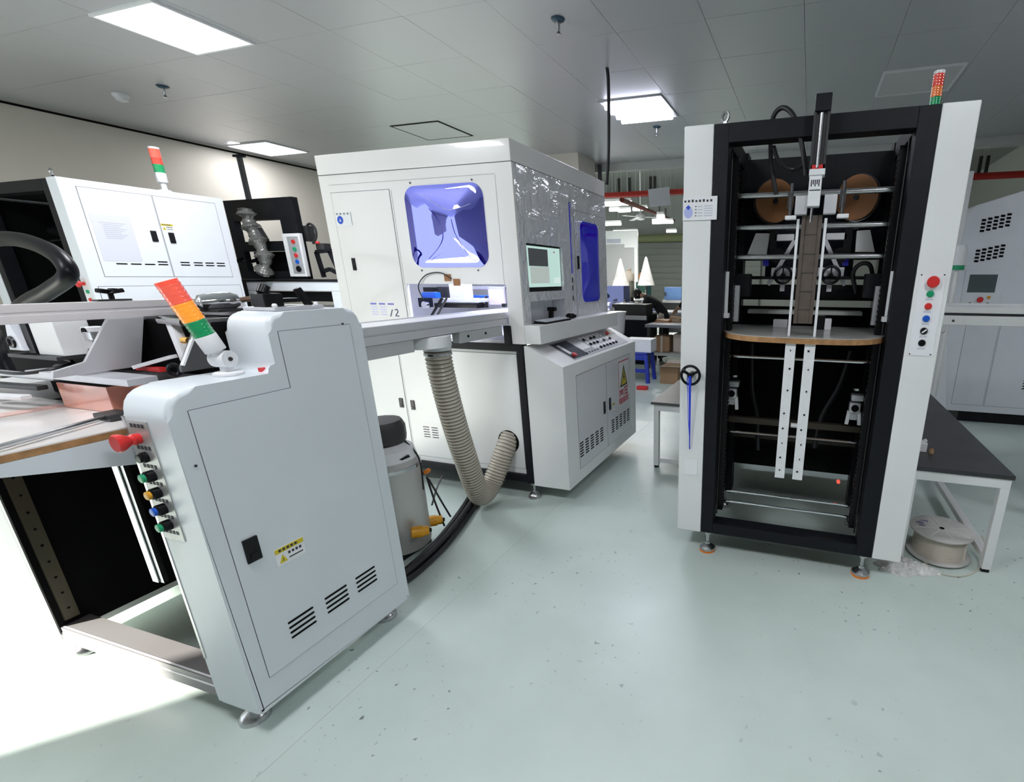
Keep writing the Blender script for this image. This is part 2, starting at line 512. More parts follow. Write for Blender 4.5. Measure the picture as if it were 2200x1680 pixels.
# coarse tiles past the frame: one part
b = B()
for i in range(-9, 13):
    for j in range(-10, 7):
        x, y = X0+TP*(i+0.5), Y0+TQ*(j+0.5)
        if x < -7.25 or x > 5.8 or y < -2.8 or y > 7.2: continue
        if -9 <= i < 8 and -2 <= j: continue
        b.box(x-0.3075, x+0.3075, y-0.3035, y+0.3035, CH, CH+0.018)
o = b.obj('tile_field', TILE, cei); o['kind'] = 'stuff'

struct(B().box(-7.62, -7.5, -1.1, 7.6, 0, CH+0.1), 'wall_left', CREAM)
b = B().box(-7.5, -7.49, -1.1, 7.35, CH-0.02, CH)
struct(b, 'trim_1', DARK)
struct(B().box(-5.8, 6.2, -3.15, -3.0, 0, CH+0.1), 'wall_back', mat('back_wall_paint', (0.30, 0.29, 0.29), 0.8))
struct(B().box(6.0, 6.15, -3, 26, 0, 6.0), 'wall_right', HALLW)
# soffit band where the low ceiling ends and the tall hall begins
struct(B().box(-7.5, 6, 7.35, 7.47, CH-0.10, 6.0), 'wall_front', HALLW)
struct(B().box(-3.85, -3.12, 6.6, 7.15, 0, CH), 'trim_2', CREAM)
struct(B().box(-14, 6.1, 7.4, 26.4, 5.6, 5.7), 'ceiling_hall', HALLC)
bw = struct(B().box(-14, 6.1, 26.0, 26.2, 0, 6.0), 'wall_far', HALLW)
struct(B().box(-14.1, -14, 7.4, 26.2, 0, 6.0), 'wall_hall_left', HALLW)
# dark door frame and conduits beside the pillar
b = B()
for x in (-3.34, -3.22, -3.10): b.cyl((x, 7.28, 0), (x, 7.28, CH-0.02), 0.03, n=8)
o = b.obj('conduit_bundle', DGREY)
tag(o, 'dark vertical conduits running up beside the cream pillar', 'pipe')

# ------------------------------------------------------------------ ceiling fittings
def panel_lamp(x0, x1, y0, y1, label, on=True, energy=0):
    cx, cy = (x0+x1)/2, (y0+y1)/2
    t = thing('ceiling_lamp', label, 'lamp', (cx, cy, CH), 'square ceiling lamps')
    b = B()
    f = 0.018
    for r in ((x0, x1, y0, y0+f), (x0, x1, y1-f, y1), (x0, x0+f, y0+f, y1-f), (x1-f, x1, y0+f, y1-f)):
        b.box(*r, CH-0.014, CH)
    b.obj('lamp_frame', ALUW, t)
    if on:
        B().box(x0+f, x1-f, y0+f, y1-f, CH-0.010, CH-0.002).obj('diffuser', LAMPON, t)
    else:
        B().box(x0+f, x1-f, y0+f, y1-f, CH-0.010, CH-0.002).obj('diffuser', mat('diffuser_off', (0.55, 0.55, 0.54), 0.6), t)
    if energy:
        l = bpy.data.lights.new('lamp_light', 'AREA')
        l.shape = 'RECTANGLE'; l.size = x1-x0; l.size_y = y1-y0; l.energy = energy
        l.color = (0.94, 0.96, 1.0)
        lo = bpy.data.objects.new('lamp_light', l)
        COL.objects.link(lo); lo.parent = t
        lo.location = (0, 0, -0.02)
    return t
panel_lamp(-4.54, -3.94, 2.46, 3.06, 'glowing square ceiling lamp nearest the left front corner of the room', energy=26)
panel_lamp(-7.24, -6.54, 4.95, 5.52, 'glowing square ceiling lamp close to the cream wall at left', energy=11)
panel_lamp(0.42, 1.02, 4.92, 5.50, 'unlit square ceiling panel behind the tall black framed machine', on=False)
panel_lamp(-4.24, -3.64, 0.02, 0.62, 'added unseen ceiling lamp above the foreground grey machine', energy=26)  # this and the three below are unseen lamps, added to light the machines
panel_lamp(-1.76, -1.16, 0.02, 0.62, 'added unseen ceiling lamp over the aisle behind the camera, left of two', energy=26)
panel_lamp(0.72, 1.32, 0.02, 0.62, 'added unseen ceiling lamp over the aisle behind the camera, right of two', energy=26)
panel_lamp(3.2, 3.8, 2.46, 3.06, 'added unseen ceiling lamp out to the right of the machines', energy=26)
# four-tube louvre lamp
t = thing('tube_ceiling_lamp', 'four tube bluish white ceiling lamp beside the hanging black cable', 'lamp', (-1.765, 5.2, CH))
b = B()
for r in ((-2.08, -1.45, 4.88, 4.90), (-2.08, -1.45, 5.50, 5.52), (-2.08, -2.06, 4.9, 5.5), (-1.47, -1.45, 4.9, 5.5)):
    b.box(*r, CH-0.012, CH+0.0)
b.box(-2.06, -1.47, 4.9, 5.5, CH-0.004, CH)
b.obj('lamp_frame', ALU, t)
for k in range(4):
    y = 4.97+0.152*k
    B().cyl((-2.04, y, CH-0.03), (-1.49, y, CH-0.03), 0.024, n=12).obj('lamp_tube', TUBEON, t)
l = bpy.data.lights.new('lamp_light', 'AREA'); l.shape = 'RECTANGLE'; l.size = 0.6; l.size_y = 0.6; l.energy = 26; l.color = (0.85, 0.87, 1.0)
lo = bpy.data.objects.new('lamp_light', l); COL.objects.link(lo); lo.parent = t; lo.location = (0, 0, -0.07)
# access hatch
t = thing('ceiling_hatch', 'square ceiling access hatch with dark gap above the large white cabinet', 'hatch', (-4.25, 5.23, CH))
b = B()
for r in ((-4.6, -3.95, 4.92, 4.94), (-4.6, -3.95, 5.50, 5.52), (-4.6, -4.58, 4.94, 5.5), (-3.97, -3.95, 4.94, 5.5)):
    b.box(*r, CH-0.004, CH)
b.obj('hatch_frame', DARK, t)
B().box(-4.575, -3.975, 4.945, 5.495, CH-0.006, CH).obj('hatch_panel', TILE, t)
def sprinkler(x, y, label):
    t = thing('sprinkler', label, 'sprinkler', (x, y, CH), None)
    B().lathe([(0.045, 0), (0.045, -0.006), (0.03, -0.016)], (x, y, CH)).obj('escutcheon', mat('dark_teal_enamel', (0.02, 0.06, 0.10), 0.3), t)
    B().lathe([(0.012, -0.014), (0.012, -0.05), (0.008, -0.07), (0.02, -0.085), (0.02, -0.088)], (x, y, CH), n=12).obj('sprinkler_head', STEEL, t)
sprinkler(-1.71, 3.4, 'dark sprinkler head in the ceiling nearest the top edge of the photo')
sprinkler(-5.58, 3.41, 'dark sprinkler head in the ceiling beside the smoke detector')
p = P(1411, 272, z=CH)
sprinkler(p.x, p.y, 'small dark sprinkler head in the ceiling beyond the four tube lamp')
t = thing('smoke_detector', 'white domed smoke detector on the ceiling near the left wall', 'detector', (-6.2, 3.43, CH))
B().lathe([(0.06, 0), (0.06, -0.015), (0.05, -0.03)], (-6.2, 3.43, CH)).obj('detector_base', ALUW, t)
B().lathe([(0.045, -0.03), (0.042, -0.05), (0.02, -0.06)], (-6.2, 3.43, CH)).obj('detector_cap', ALUW, t)
o = B().tube([(-1.70, 4.2, CH), (-1.70, 4.22, 3.12), (-1.71, 4.24, 2.9), (-1.73, 4.26, 2.6), (-1.76, 4.28, 2.37)], 0.014, 8, smooth=6).obj('power_cable', RUBB)
tag(o, 'thick black cable hanging from ceiling behind the large white cabinet', 'cable')

# ================================================================== TALL BLACK-FRAMED MACHINE (right)
YF = 2.53
M = thing('corner_pasting_machine', 'tall black framed machine with white side columns and an open front', 'machine', (0, YF, 0))
F = FY(YF)
for a0, a1 in ((-0.635, -0.492), (0.458, 0.600)):
    B().box(a0, a1, YF, YF+0.75, 0.140, 2.288, 0.006).obj('side_column', WHITE, M)
for a0, a1 in ((-0.491, -0.420), (0.374, 0.457)):
    B().box(a0, a1, YF+0.002, YF+0.10, 0.142, 2.286, 0.003).obj('frame_post', BLACK, M)
B().box(-0.420, 0.374, YF+0.002, YF+0.10, 2.205, 2.286, 0.003).obj('frame_beam', BLACK, M)
B().box(-0.420, 0.374, YF+0.002, YF+0.10, 0.142, 0.210, 0.003).obj('frame_beam', BLACK, M)
for a0, a1 in ((-0.491, -0.40), (0.365, 0.457)):
    B().box(a0, a1, YF+0.60, YF+0.72, 0.142, 2.286, 0.003).obj('frame_post', BLACK, M)
B().box(-0.40, 0.365, YF+0.60, YF+0.70, 2.04, 2.25, 0.003).obj('frame_beam', BLACK, M)
B().box(-0.40, 0.365, YF+0.62, YF+0.68, 1.47, 1.56, 0.003).obj('frame_beam', BLACK, M)
for x0, x1 in ((-0.491, -0.418), (0.372, 0.457)):
    B().box(x0, x1, YF+0.10, YF+0.60, 2.20, 2.286, 0.003).obj('frame_beam', BLACK, M)
for a0, a1 in ((-0.488, -0.432), (0.402, 0.452)):
    B().box(a0, a1, YF+0.10, YF+0.60, 0.25, 2.2).obj('inner_panel', DARK, M)
b = B().box(-0.40, 0.365, YF+0.64, YF+0.66, 0.36, 1.43)
b.obj('back_panel', DARK, M)
for a0, a1 in ((-0.40, -0.27), (0.235, 0.365)):
    B().box(a0, a1, YF+0.64, YF+0.66, 1.70, 2.04).obj('back_panel', NAVY, M, 'dark navy upper back panel')
B().box(-0.27, 0.235, YF+0.66, YF+0.68, 1.60, 2.04).obj('back_panel', NAVY, M, 'dark navy upper back panel')
# toothed lifting chains
for s, x in ((1, -0.402), (-1, 0.352)):
    b = B().box(x-0.016, x+0.016, YF+0.13, YF+0.17, 0.24, 2.17)
    z = 0.26
    while z < 2.15:
        b.box(x+s*0.016-0.004, x+s*0.016+0.005, YF+0.125, YF+0.15, z, z+0.012); z += 0.025
    b.obj('lifting_chain', BLACKG, M)
    B().cyl((x-s*0.016, YF+0.115, 0.22), (x-s*0.016, YF+0.115, 2.19), 0.004, n=8).obj('guide_shaft', DGREY, M)
# horizontal round bars
for z, r, mt in ((2.003, 0.014, STEEL), (1.85, 0.013, STEEL), (1.704, 0.013, STEEL)):
    B().cyl((-0.40, YF+0.22, z), (0.355, YF+0.22, z), r, n=14).obj('guide_rod', mt, M)
for z, y in ((1.172, 2.75), (0.72, 2.75), (0.333, 2.75), (0.262, 2.75)):
    B().cyl((-0.40, y, z), (0.355, y, z), 0.008, n=10).obj('guide_rod', CHROME, M)
b = B().box(-0.40, 0.36, YF+0.30, YF+0.34, 0.755, 0.79)
b.box(-0.40, 0.36, YF+0.50, YF+0.53, 0.60, 0.63)
b.obj('cross_beam', mat('bronze_dark_beam', (0.05, 0.042, 0.03), 0.5, metal=0.4), M)
B().cyl((-0.03, YF+0.29, 0.77), (0.03, YF+0.29, 0.77), 0.014, n=12).obj('shaft_coupling', ALUW, M)
# work tray, ply with a grey laminate top
TZ = 1.325
tp = rpoly([(-0.435, 3.05), (-0.435, 2.62), (-0.30, 2.455), (-0.02, 2.415), (0.27, 2.455), (0.395, 2.62), (0.395, 3.05)], [0.02, 0.10, 0.10, 0.2, 0.10, 0.10, 0.02])
tray = B().prism(tp, 'z', TZ-0.004, TZ).obj('work_tray', LAMG, M)
B().prism(tp, 'z', TZ-0.03, TZ-0.004).obj('tray_edge', WOOD, tray)
# hanging white slotted rails (pass down through the tray front)
for x0, x1 in ((-0.085, -0.036), (0.005, 0.055)):
    b = B().box(x0, x1, YF-0.085, YF-0.081, 0.585, TZ-0.03)
    b.box(x0, x0+0.004, YF-0.081, YF-0.06, 0.585, TZ-0.03)
    r = b.obj('slotted_rail', ALUW, M)
    h = B()
    for z in (1.26, 1.17, 1.06, 0.94, 0.86, 0.78, 0.70, 0.63):
        h.cyl(((x0+x1)/2+random.uniform(-.01, .01), YF-0.0850, z), ((x0+x1)/2, YF-0.0862, z), 0.0045, n=8)
    h.obj('rail_holes', DARK, r)
# feed belt
b = B().box(-0.060, 0.030, 2.512, 2.53, 1.385, 1.875)
belt = b.obj('feed_belt', BELT, M)
for k in range(5):
    z = 1.45+0.085*k
    B().box(-0.045, 0.015, 2.510, 2.512, z, z+0.003).obj('belt_rib', DGREY, belt)
B().box(-0.060, -0.044, 2.506, 2.512, 1.385, 1.875).obj('belt_lip', BELT, belt)
B().box(0.014, 0.030, 2.506, 2.512, 1.385, 1.875).obj('belt_lip', BELT, belt)
for x0, x1 in ((-0.082, -0.070), (0.040, 0.052)):
    B().box(x0, x1, 2.50, 2.53, TZ, 1.86).obj('belt_rail', ALUW, M)
# head: dark guide post, pneumatic cylinder
B().box(-0.044, 0.022, 2.44, 2.52, 2.275, 2.34, 0.003).obj('post_cap', BLACK, M)
b = B().box(-0.046, 0.020, 2.46, 2.52, 2.04, 2.275)
b.box(-0.046, -0.036, 2.45, 2.46, 2.04, 2.275).box(0.010, 0.020, 2.45, 2.46, 2.04, 2.275)
b.obj('guide_post', DGREY, M)
B().cyl((-0.013, 2.452, 2.06), (-0.013, 2.452, 2.27), 0.008, n=8).obj('lead_screw', STEEL, M)
B().box(-0.04, 0.018, 2.45, 2.52, 2.055, 2.072).obj('red_stop', RED, M)
B().box(-0.045, 0.022, 2.44, 2.52, 2.03, 2.055, 0.003).obj('cylinder_cap', ALUW, M)
cyl = B().box(-0.042, 0.012, 2.445, 2.51, 1.905, 2.03, 0.004).obj('air_cylinder', ALUW, M)
B().rect(FY(2.445), -0.038, 0.008, 1.975, 2.022, 0, 0.001).obj('cylinder_print', PAPER, cyl)
b = B()
for k in range(5): b.rect(FY(2.445), -0.034+0.008*k, -0.029+0.008*k, 1.985+0.008*(k % 2), 2.012, 0.001, 0.0016)
b.rect(FY(2.445), -0.038, 0.008, 1.968, 1.972, 0, 0.0016)
b.obj('print_marks', INK, cyl)
for x in (-0.095, 0.03):
    B().box(x, x+0.055, 2.47, 2.52, 1.875, 1.955, 0.004).obj('slide_block', ALU, M)
for x in (-0.135, 0.09):
    b = B().box(x, x+0.05, 2.46, 2.50, 1.855, 1.872, 0.003)
    b.obj('side_jaw', ALUW, M)
    b = B().cyl((x+0.02, 2.48, 1.87), (x+0.02, 2.50, 2.01), 0.008, n=8)
    b.box(x+0.005, x+0.03, 2.485, 2.515, 1.90, 1.97)
    b.obj('jaw_arm', DGREY, M)
B().cyl((-0.02, 2.465, 1.84), (-0.02, 2.465, 1.90), 0.006, n=8).obj('plunger', CHROME, M)
# tape reels
for x, s in ((-0.238, 1), (0.212, -1)):
    n = Vector((s*0.42, -0.9, 0.0)).normalized()
    c = Vector((x, 3.10, 2.02))
    r = B().cyl(c, c+n*0.02, 0.115, n=40).obj('tape_reel', KRAFT, M)
    b = B().lathe([(0.122, -0.004), (0.122, 0)], c, n, 40)
    b.obj('reel_flange', mat('smoked_flange', (0.05, 0.055, 0.07), 0.1, spec=0.8), r)
    B().cyl(c+n*0.02, c+n*0.032, 0.014, n=16).obj('reel_hub', DGREY, r)
    B().bar((x, 3.12, 1.86), (x+s*0.02, 3.14, 2.04), 0.05, 0.01, (0, 1, 0)).obj('reel_bracket', DGREY, M)
# feeders behind: white hoppers, arms, hand wheels, motors
for s in (-1, 1):
    cx = -0.02+s*0.235
    b = B().prism([(-0.322, 1.845), (-0.242, 1.843), (-0.253, 1.727), (-0.364, 1.732)] if s < 0 else [(0.222, 1.845), (0.288, 1.848), (0.325, 1.735), (0.226, 1.737)], 'y', 3.02, 3.06)
    b.obj('hopper_plate', WHITE, M)
    B().box(-0.02+s*0.14-0.055, -0.02+s*0.14+0.055, 3.0, 3.05, 1.80, 1.835, 0.004).obj('pressure_pad', ALUW, M)
    b = B().bar((-0.02+s*0.08, 2.98, 1.80), (-0.02+s*0.21, 2.98, 1.56), 0.022, 0.02, (0, 1, 0))
    b.obj('feed_arm', ALU, M)
    B().cyl((-0.02+s*0.17, 2.99, 1.72), (-0.02+s*0.17, 3.06, 1.72), 0.04, n=16).obj('feed_motor', BLACKG, M)
    B().box(-0.02+s*0.20-0.02, -0.02+s*0.20+0.02, 3.0, 3.05, 1.72, 1.86).obj('motor_housing', BLACKG, M)
    hx = -0.02+s*0.128
    hw = B().torus((hx, 2.93, 1.615), (0, -1, 0), 0.045, 0.008).obj('hand_wheel', BLACKG, M)
    b = B()
    for k in range(3):
        t_ = math.radians(90+120*k)
        b.bar((hx, 2.93, 1.615), (hx+0.043*math.cos(t_), 2.93, 1.615+0.043*math.sin(t_)), 0.008, 0.008, (0, 1, 0))
    b.cyl((hx, 2.92, 1.615), (hx, 2.99, 1.615), 0.011, n=10)
    b.obj('wheel_spokes', BLACKG, hw)
    B().box(hx-0.07, hx+0.07, 2.98, 3.0, 1.585, 1.655, 0.004).obj('bearing_plate', ALU, M)
    B().box(hx-0.013, hx+0.013, 2.97, 3.0, 1.525, 1.585).obj('bearing_foot', ALU, M)
    B().box(-0.02+s*0.335-0.04, -0.02+s*0.335+0.04, 2.78, 2.90, 1.50, 1.62, 0.004).obj('drive_box', BLACK, M)
    gx = -0.255 if s < 0 else 0.182
    B().prism([(gx-0.018, 1.665), (gx+0.018, 1.665), (gx+0.015, 1.705), (gx-0.02, 1.705)], 'y', 3.04, 3.05).obj('blue_guard', BLUEL, M)
    B().cyl((-0.02+s*0.395, 2.62, 1.42), (-0.02+s*0.395, 2.62, 1.63), 0.012, n=10).obj('slide_cylinder', ALUW, M)
    B().box(-0.02+s*0.395-0.022, -0.02+s*0.395+0.022, 2.60, 2.64, 1.395, 1.42, 0.003).obj('clamp_block', ALUW, M)
    B().box(-0.02+s*0.35-0.012, -0.02+s*0.35+0.012, 2.7, 2.74, 1.37, 1.56).obj('pusher_bar', ALU, M)
B().cyl((-0.40, 2.95, 1.60), (0.36, 2.95, 1.60), 0.009, n=8).obj('drive_shaft', BLACKG, M)
b = B().tube([(0.25, 2.94, 1.52), (0.22, 2.92, 1.62), (0.25, 2.9, 1.67), (0.30, 2.9, 1.66), (0.33, 2.92, 1.56)], 0.012, 8, smooth=5)
b.obj('air_hose', RUBB, M)
B().box(0.06, 0.10, 2.85, 2.9, TZ, 1.40, 0.003).obj('tray_stop', BLACKG, M)
B().box(0.10, 0.135, 2.85, 2.9, TZ, 1.385, 0.003).obj('tray_stop', ALUW, M)
B().box(-0.18, -0.10, 2.9, 2.95, TZ, 1.37, 0.003).obj('tray_stop', ALU, M)
# white table top behind, seen above tray
B().box(-0.34, 0.30, 3.0, 3.12, 1.395, 1.415).obj('rear_shelf', SHUT, M)
for a0, a1 in ((-0.630, -0.495), (0.462, 0.596)):  # lower body behind, added to keep the floor inside dark
    B().box(a0, a1, YF+0.75, YF+1.5, 0.140, 1.30, 0.006).obj('added_rear_skirt', WHITE, M)
B().box(-0.495, 0.462, YF+0.66, YF+1.5, 1.28, 1.30).obj('rear_shade_cover', DARK, M)  # unseen cover, added to block light from above
B().box(-0.495, 0.462, YF+1.48, YF+1.5, 0.16, 1.28).obj('rear_panel', DARK, M)  # added back, closed off to keep light out of the lower body
# gripper assemblies
for x, z in ((-0.385, 0.94), (0.305, 0.905)):
    g = B().box(x-0.03, x+0.03, 2.80, 2.85, z-0.03, z+0.03, 0.006).obj('gripper', ALU, M)
    B().cyl((x, 2.795, z), (x, 2.80, z), 0.02, n=18).obj('gripper_bore', DARK, g)
    for s in (-1, 1):
        B().bar((x+s*0.026, 2.82, z-0.02), (x+s*0.034, 2.82, z-0.10), 0.02, 0.02, (0, 1, 0), 0.003).obj('gripper_finger', ALUW, g)
    B().box(x-0.018, x+0.018, 2.81, 2.84, z-0.07, z-0.03).obj('gripper_slide', ALU, g)
    B().box(x-0.025, x+0.04, 2.80, 2.86, z+0.04, z+0.075, 0.006).obj('gripper_head', ALU, g)
    B().cyl((x+0.005, 2.83, z+0.10), (x+0.005, 2.83, z+0.112), 0.035, n=18).obj('suction_cup', STEEL, g)
for pts in ([(-0.30, 2.95, 1.25), (-0.28, 2.95, 0.95), (-0.24, 2.95, 0.78), (-0.22, 2.95, 0.55)], [(0.26, 2.95, 1.2), (0.22, 2.95, 1.0), (0.14, 2.95, 0.80), (0.12, 2.95, 0.6)]):
    B().tube(pts, 0.014, 8, smooth=5).obj('air_hose', RUBB, M)
B().cyl((0.27, 2.83, 0.44), (0.27, 2.85, 0.44), 0.010, n=10).obj('pilot_lamp', mat('pilot_red', (0.6, 0.05, 0.04), 0.3, emit=((1, 0.1, 0.06), 0.8)), M)
# operator panel
cp = B().rect(F, 0.474, 0.580, 1.25, 1.62, 0, 0.003).obj('button_plate', mat('button_plate_white', (0.84, 0.84, 0.87), 0.25), M)
b = B()
for a, c in ((0.48, 1.613), (0.572, 1.613), (0.482, 1.257), (0.57, 1.257)): b.cyl(F(a, c, 0.003), F(a, c, 0.005), 0.0035, n=8)
b.obj('plate_screws', DGREY, cp)
B().lathe([(0.013, 0.003), (0.013, 0.014), (0.024, 0.016), (0.026, 0.024), (0.022, 0.03)], F(0.528, 1.583), F.n).obj('emergency_stop', RED, cp)
for z, mt, nm in ((1.531, GREEN, 'green_button'), (1.476, RED, 'red_button'), (1.421, BLUE, 'blue_button')):
    B().lathe([(0.015, 0.003), (0.015, 0.009), (0.011, 0.010), (0.0115, 0.016)], F(0.527, z), F.n).obj(nm, mt, cp)
for z, a in ((1.365, 40), (1.31, 0)):
    k = B().lathe([(0.0155, 0.003), (0.0155, 0.009), (0.012, 0.012)], F(0.526, z), F.n).obj('selector_switch', BLACKG, cp)
    d = Vector((math.cos(math.radians(a)), 0, math.sin(math.radians(a))))
    B().bar(F(0.526, z, 0.015)-d*0.011, F(0.526, z, 0.015)+d*0.011, 0.006, 0.006, (0, 1, 0)).obj('selector_lever', ALUW if a else BLACKG, cp)
b = B()
for z in (1.506, 1.451, 1.396, 1.338, 1.283):
    for j in range(4): b.rect(F, 0.512+0.008*j, 0.518+0.008*j, z-0.003, z+0.003, 0.003, 0.0034)
b.obj('button_captions', INKG, cp)
# sign sticker with disc and clip
sg = B().rect(F, -0.634, -0.463, 1.872, 1.978, 0.004, 0.006).obj('notice_card', PAPER, M, 'white notice card with pale blue disc')
B().poly(F, [(-0.606+0.022*math.cos(t/24*2*math.pi), 1.908+0.026*math.sin(t/24*2*math.pi)) for t in range(24)], 0.006, 0.0068).obj('blue_disc', SIGNL, sg)
B().poly(F, [(-0.619, 1.932), (-0.606, 1.919), (-0.594, 1.932), (-0.601, 1.936), (-0.606, 1.943), (-0.612, 1.936)], 0.0068, 0.0076).obj('dark_emblem', SIGNB, sg)
b = B()
for j in range(8): b.rect(F, -0.627+0.0185*j, -0.617+0.0185*j, 1.954, 1.963+0.0015*(j % 3), 0.006, 0.0066)
for k in range(4): b.rect(F, -0.572, -0.565, 1.932-0.014*k, 1.936-0.014*k, 0.006, 0.0066)
b.obj('card_heading', INK, sg)
b = B()
for k in range(4): b.rect(F, -0.560, -0.535, 1.932-0.014*k, 1.935-0.014*k, 0.006, 0.0066)
for k in range(5): b.rect(F, -0.527, -0.485, 1.934-0.011*k, 1.937-0.011*k, 0.006, 0.0066)
b.obj('card_lines', INKG, sg)
# crank wheel on left column
wh = B().torus((-0.565, YF-0.05, 1.10), (0, -1, 0), 0.050, 0.0075).obj('crank_wheel', BLACKG, M)
b = B()
for k in range(3):
    t_ = math.radians(30+120*k)
    b.bar((-0.565, YF-0.05, 1.10), (-0.565+0.048*math.cos(t_), YF-0.05, 1.10+0.048*math.sin(t_)), 0.014, 0.008, (0, 1, 0))
b.cyl((-0.565, YF-0.065, 1.10), (-0.565, YF, 1.10), 0.015, n=14)
b.obj('wheel_hub', BLACKG, wh)
B().lathe([(0.006, 0), (0.009, 0.02), (0.010, 0.05), (0.006, 0.056)], (-0.595, YF-0.055, 1.128), (0, -1, 0), 12).obj('crank_knob', BLACKG, wh)
# clear document pocket
B().rect(F, -0.596, -0.523, 0.505, 0.605, 0.001, 0.004).obj('clear_pocket', CLEAR, M, 'clear plastic pocket at the foot of the left column')
# eye bolt, cable loop, beacon
b = B().torus((-0.448, YF+0.05, 2.325), (0.6, 1, 0), 0.020, 0.006, 18, 6).cyl((-0.448, YF+0.05, 2.286), (-0.448, YF+0.05, 2.305), 0.009, n=8)
b.obj('eye_bolt', STEEL, M)
b = B().tube([(-0.20, 2.72, 2.0), (-0.235, 2.70, 2.15), (-0.235, 2.62, 2.30), (-0.19, 2.60, 2.345), (-0.13, 2.57, 2.29), (-0.085, 2.55, 2.16), (-0.06, 2.55, 2.05)], 0.011, 8, smooth=6)
b.obj('cable_loop', RUBB, M)
b = B().tube([(-0.22, 2.60, 2.19), (-0.19, 2.64, 2.13), (-0.13, 2.66, 2.10), (-0.08, 2.62, 2.10)], 0.010, 8, smooth=5)
b.obj('cable_loop', RUBB, M)
beacon(M, (0.440, YF+0.07, 2.286), (0, 0, 1), 0.022, [('green_lens', LGRN, 0.030), ('amber_lens', LORG, 0.038), ('red_lens', LRED, 0.045), ('beacon_cap', ALUW, 0.012)], stem=0.012)
for x, y in ((-0.455, YF+0.05), (0.42, YF+0.05), (-0.455, YF+0.68), (0.42, YF+0.66)):
    foot(M, x, y, 0.142, 0.048, ORNG if y < 2.7 else None)

o = B().tube([(-0.578, YF-0.068, 1.09), (-0.576, YF-0.03, 0.85), (-0.566, YF-0.012, 0.67)], 0.002, 6).obj('lanyard', STRAPM)
bm_ = B()
bm_.hexa([(-0.571, YF-0.071, 1.10), (-0.556, YF-0.071, 1.10), (-0.556, YF-0.069, 1.10), (-0.571, YF-0.069, 1.10), (-0.571, YF-0.012, 0.665), (-0.566, YF-0.012, 0.665), (-0.566, YF-0.010, 0.665), (-0.571, YF-0.010, 0.665)])
bm_.obj('lanyard_band', STRAPM, o)
tag(o, 'royal blue lanyard hanging from the black crank wheel', 'lanyard')

# ================================================================== LARGE WHITE CABINET MACHINE (centre)
YB, XB = 2.87, -1.806
G = thing('positioning_machine', 'large white cabinet machine with blue windows, monitor and sloped control desk', 'machine', (-2.6, YB, 0))
FB, FS = FY(YB), FX(XB)
xl, yr_, zt, zb = -3.362, 4.335, 2.405, 1.165
fr = B().wall(FB, xl, XB, zb, 2.276, 0.02, [(-2.730, -1.918, zb+0.0001, 1.556), (-2.62, -2.05, 1.69, 2.15)]).obj('front_panel', FILMD, G)
sp = B().wall(FS, YB+0.02, yr_, zb, 2.276, 0.02, [(2.972, 3.475, 1.505, 1.818), (2.972, 3.475, 1.285, 1.442), (3.615, 3.665, 1.285, 2.15), (3.82, 4.12, 1.43, 2.01)]).obj('side_panel', FILM, G)
B().box(xl, XB, YB-0.004, yr_, 2.280, zt, 0.006).obj('top_hood', FILMD, G)
B().box(xl, XB-0.004, YB+0.002, yr_-0.002, 2.276, 2.280).obj('hood_gap', SEAM, G)
B().box(xl, xl+0.02, YB+0.02, yr_, zb, 2.276).obj('side_panel', WHITE, G)
B().box(xl+0.02, XB-0.02, yr_-0.02, yr_, zb, 2.276).obj('rear_panel', WHITE, G)
B().box(xl+0.02, XB-0.02, YB+0.02, yr_-0.02, zb, zb+0.02).obj('bed_plate', ALUW, G)
B().box(xl+0.02, XB-0.25, YB+0.5, YB+0.52, 1.56, 2.27).obj('inner_baffle', WHITE, G)
# front door with sticker and latch
d = seam_door(G, FB, -3.277, -2.76, 1.25, 2.167, FILMD)
latch(d, FB, -3.172, 1.69, 0.03, 0.085)
sk = B().rect(FB, -3.262, -3.125, 1.95, 2.04, 0.0022, 0.0036).obj('notice_card', PAPER, d, 'white notice card with bright blue disc')
B().poly(FB, [(-3.228+0.027*math.cos(t/20*2*math.pi), 1.988+0.027*math.sin(t/20*2*math.pi)) for t in range(20)], 0.0036, 0.0044).obj('blue_disc', SIGNB, sk) if False else None
B().poly(FB, [(-3.228+0.027*math.cos(t/20*2*math.pi), 1.988+0.027*math.sin(t/20*2*math.pi)) for t in range(20)], 0.0036, 0.0044).obj('blue_disc', SIGNB, d)
b = B()
b.poly(FB, [(-3.236, 1.978), (-3.220, 1.978), (-3.228, 2.0)], 0.0044, 0.005)
b.obj('disc_emblem', PAPER, d)
b = B()
for j in range(4): b.rect(FB, -3.258+0.033*j, -3.242+0.033*j, 2.022, 2.034, 0.0036, 0.0042)
b.rect(FB, -3.127, -3.125, 1.955, 2.036, 0.0036, 0.0042)
b.obj('card_print', mat('grey_print', (0.25, 0.25, 0.27), 0.7), d)
# pale blue printed schedule on the door foot, with handwritten 12
b = B()
for k in range(3): b.rect(FB, -3.085+0.08*k, -3.03+0.08*k, 1.408, 1.420, 0.0022, 0.003)
b.obj('schedule_heading', INKB, d)
b = B()
for k in range(2):
    for r in range(4): b.rect(FB, -3.08+0.08*k, -3.025+0.08*k, 1.335+0.018*r, 1.341+0.018*r, 0.0022, 0.003)
b.obj('schedule_lines', mat('lilac_print', (0.60, 0.60, 0.86), 0.7), d)
b = B().bar(FB(-2.915, 1.325, 0.003), FB(-2.89, 1.375, 0.003), 0.006, 0.002, (0, 1, 0))
for p0, p1 in (((-2.868, 1.372), (-2.848, 1.378)), ((-2.848, 1.378), (-2.84, 1.362)), ((-2.84, 1.362), (-2.868, 1.33)), ((-2.868, 1.33), (-2.835, 1.33))):
    b.bar(FB(*p0, 0.003), FB(*p1, 0.003), 0.006, 0.002, (0, 1, 0))
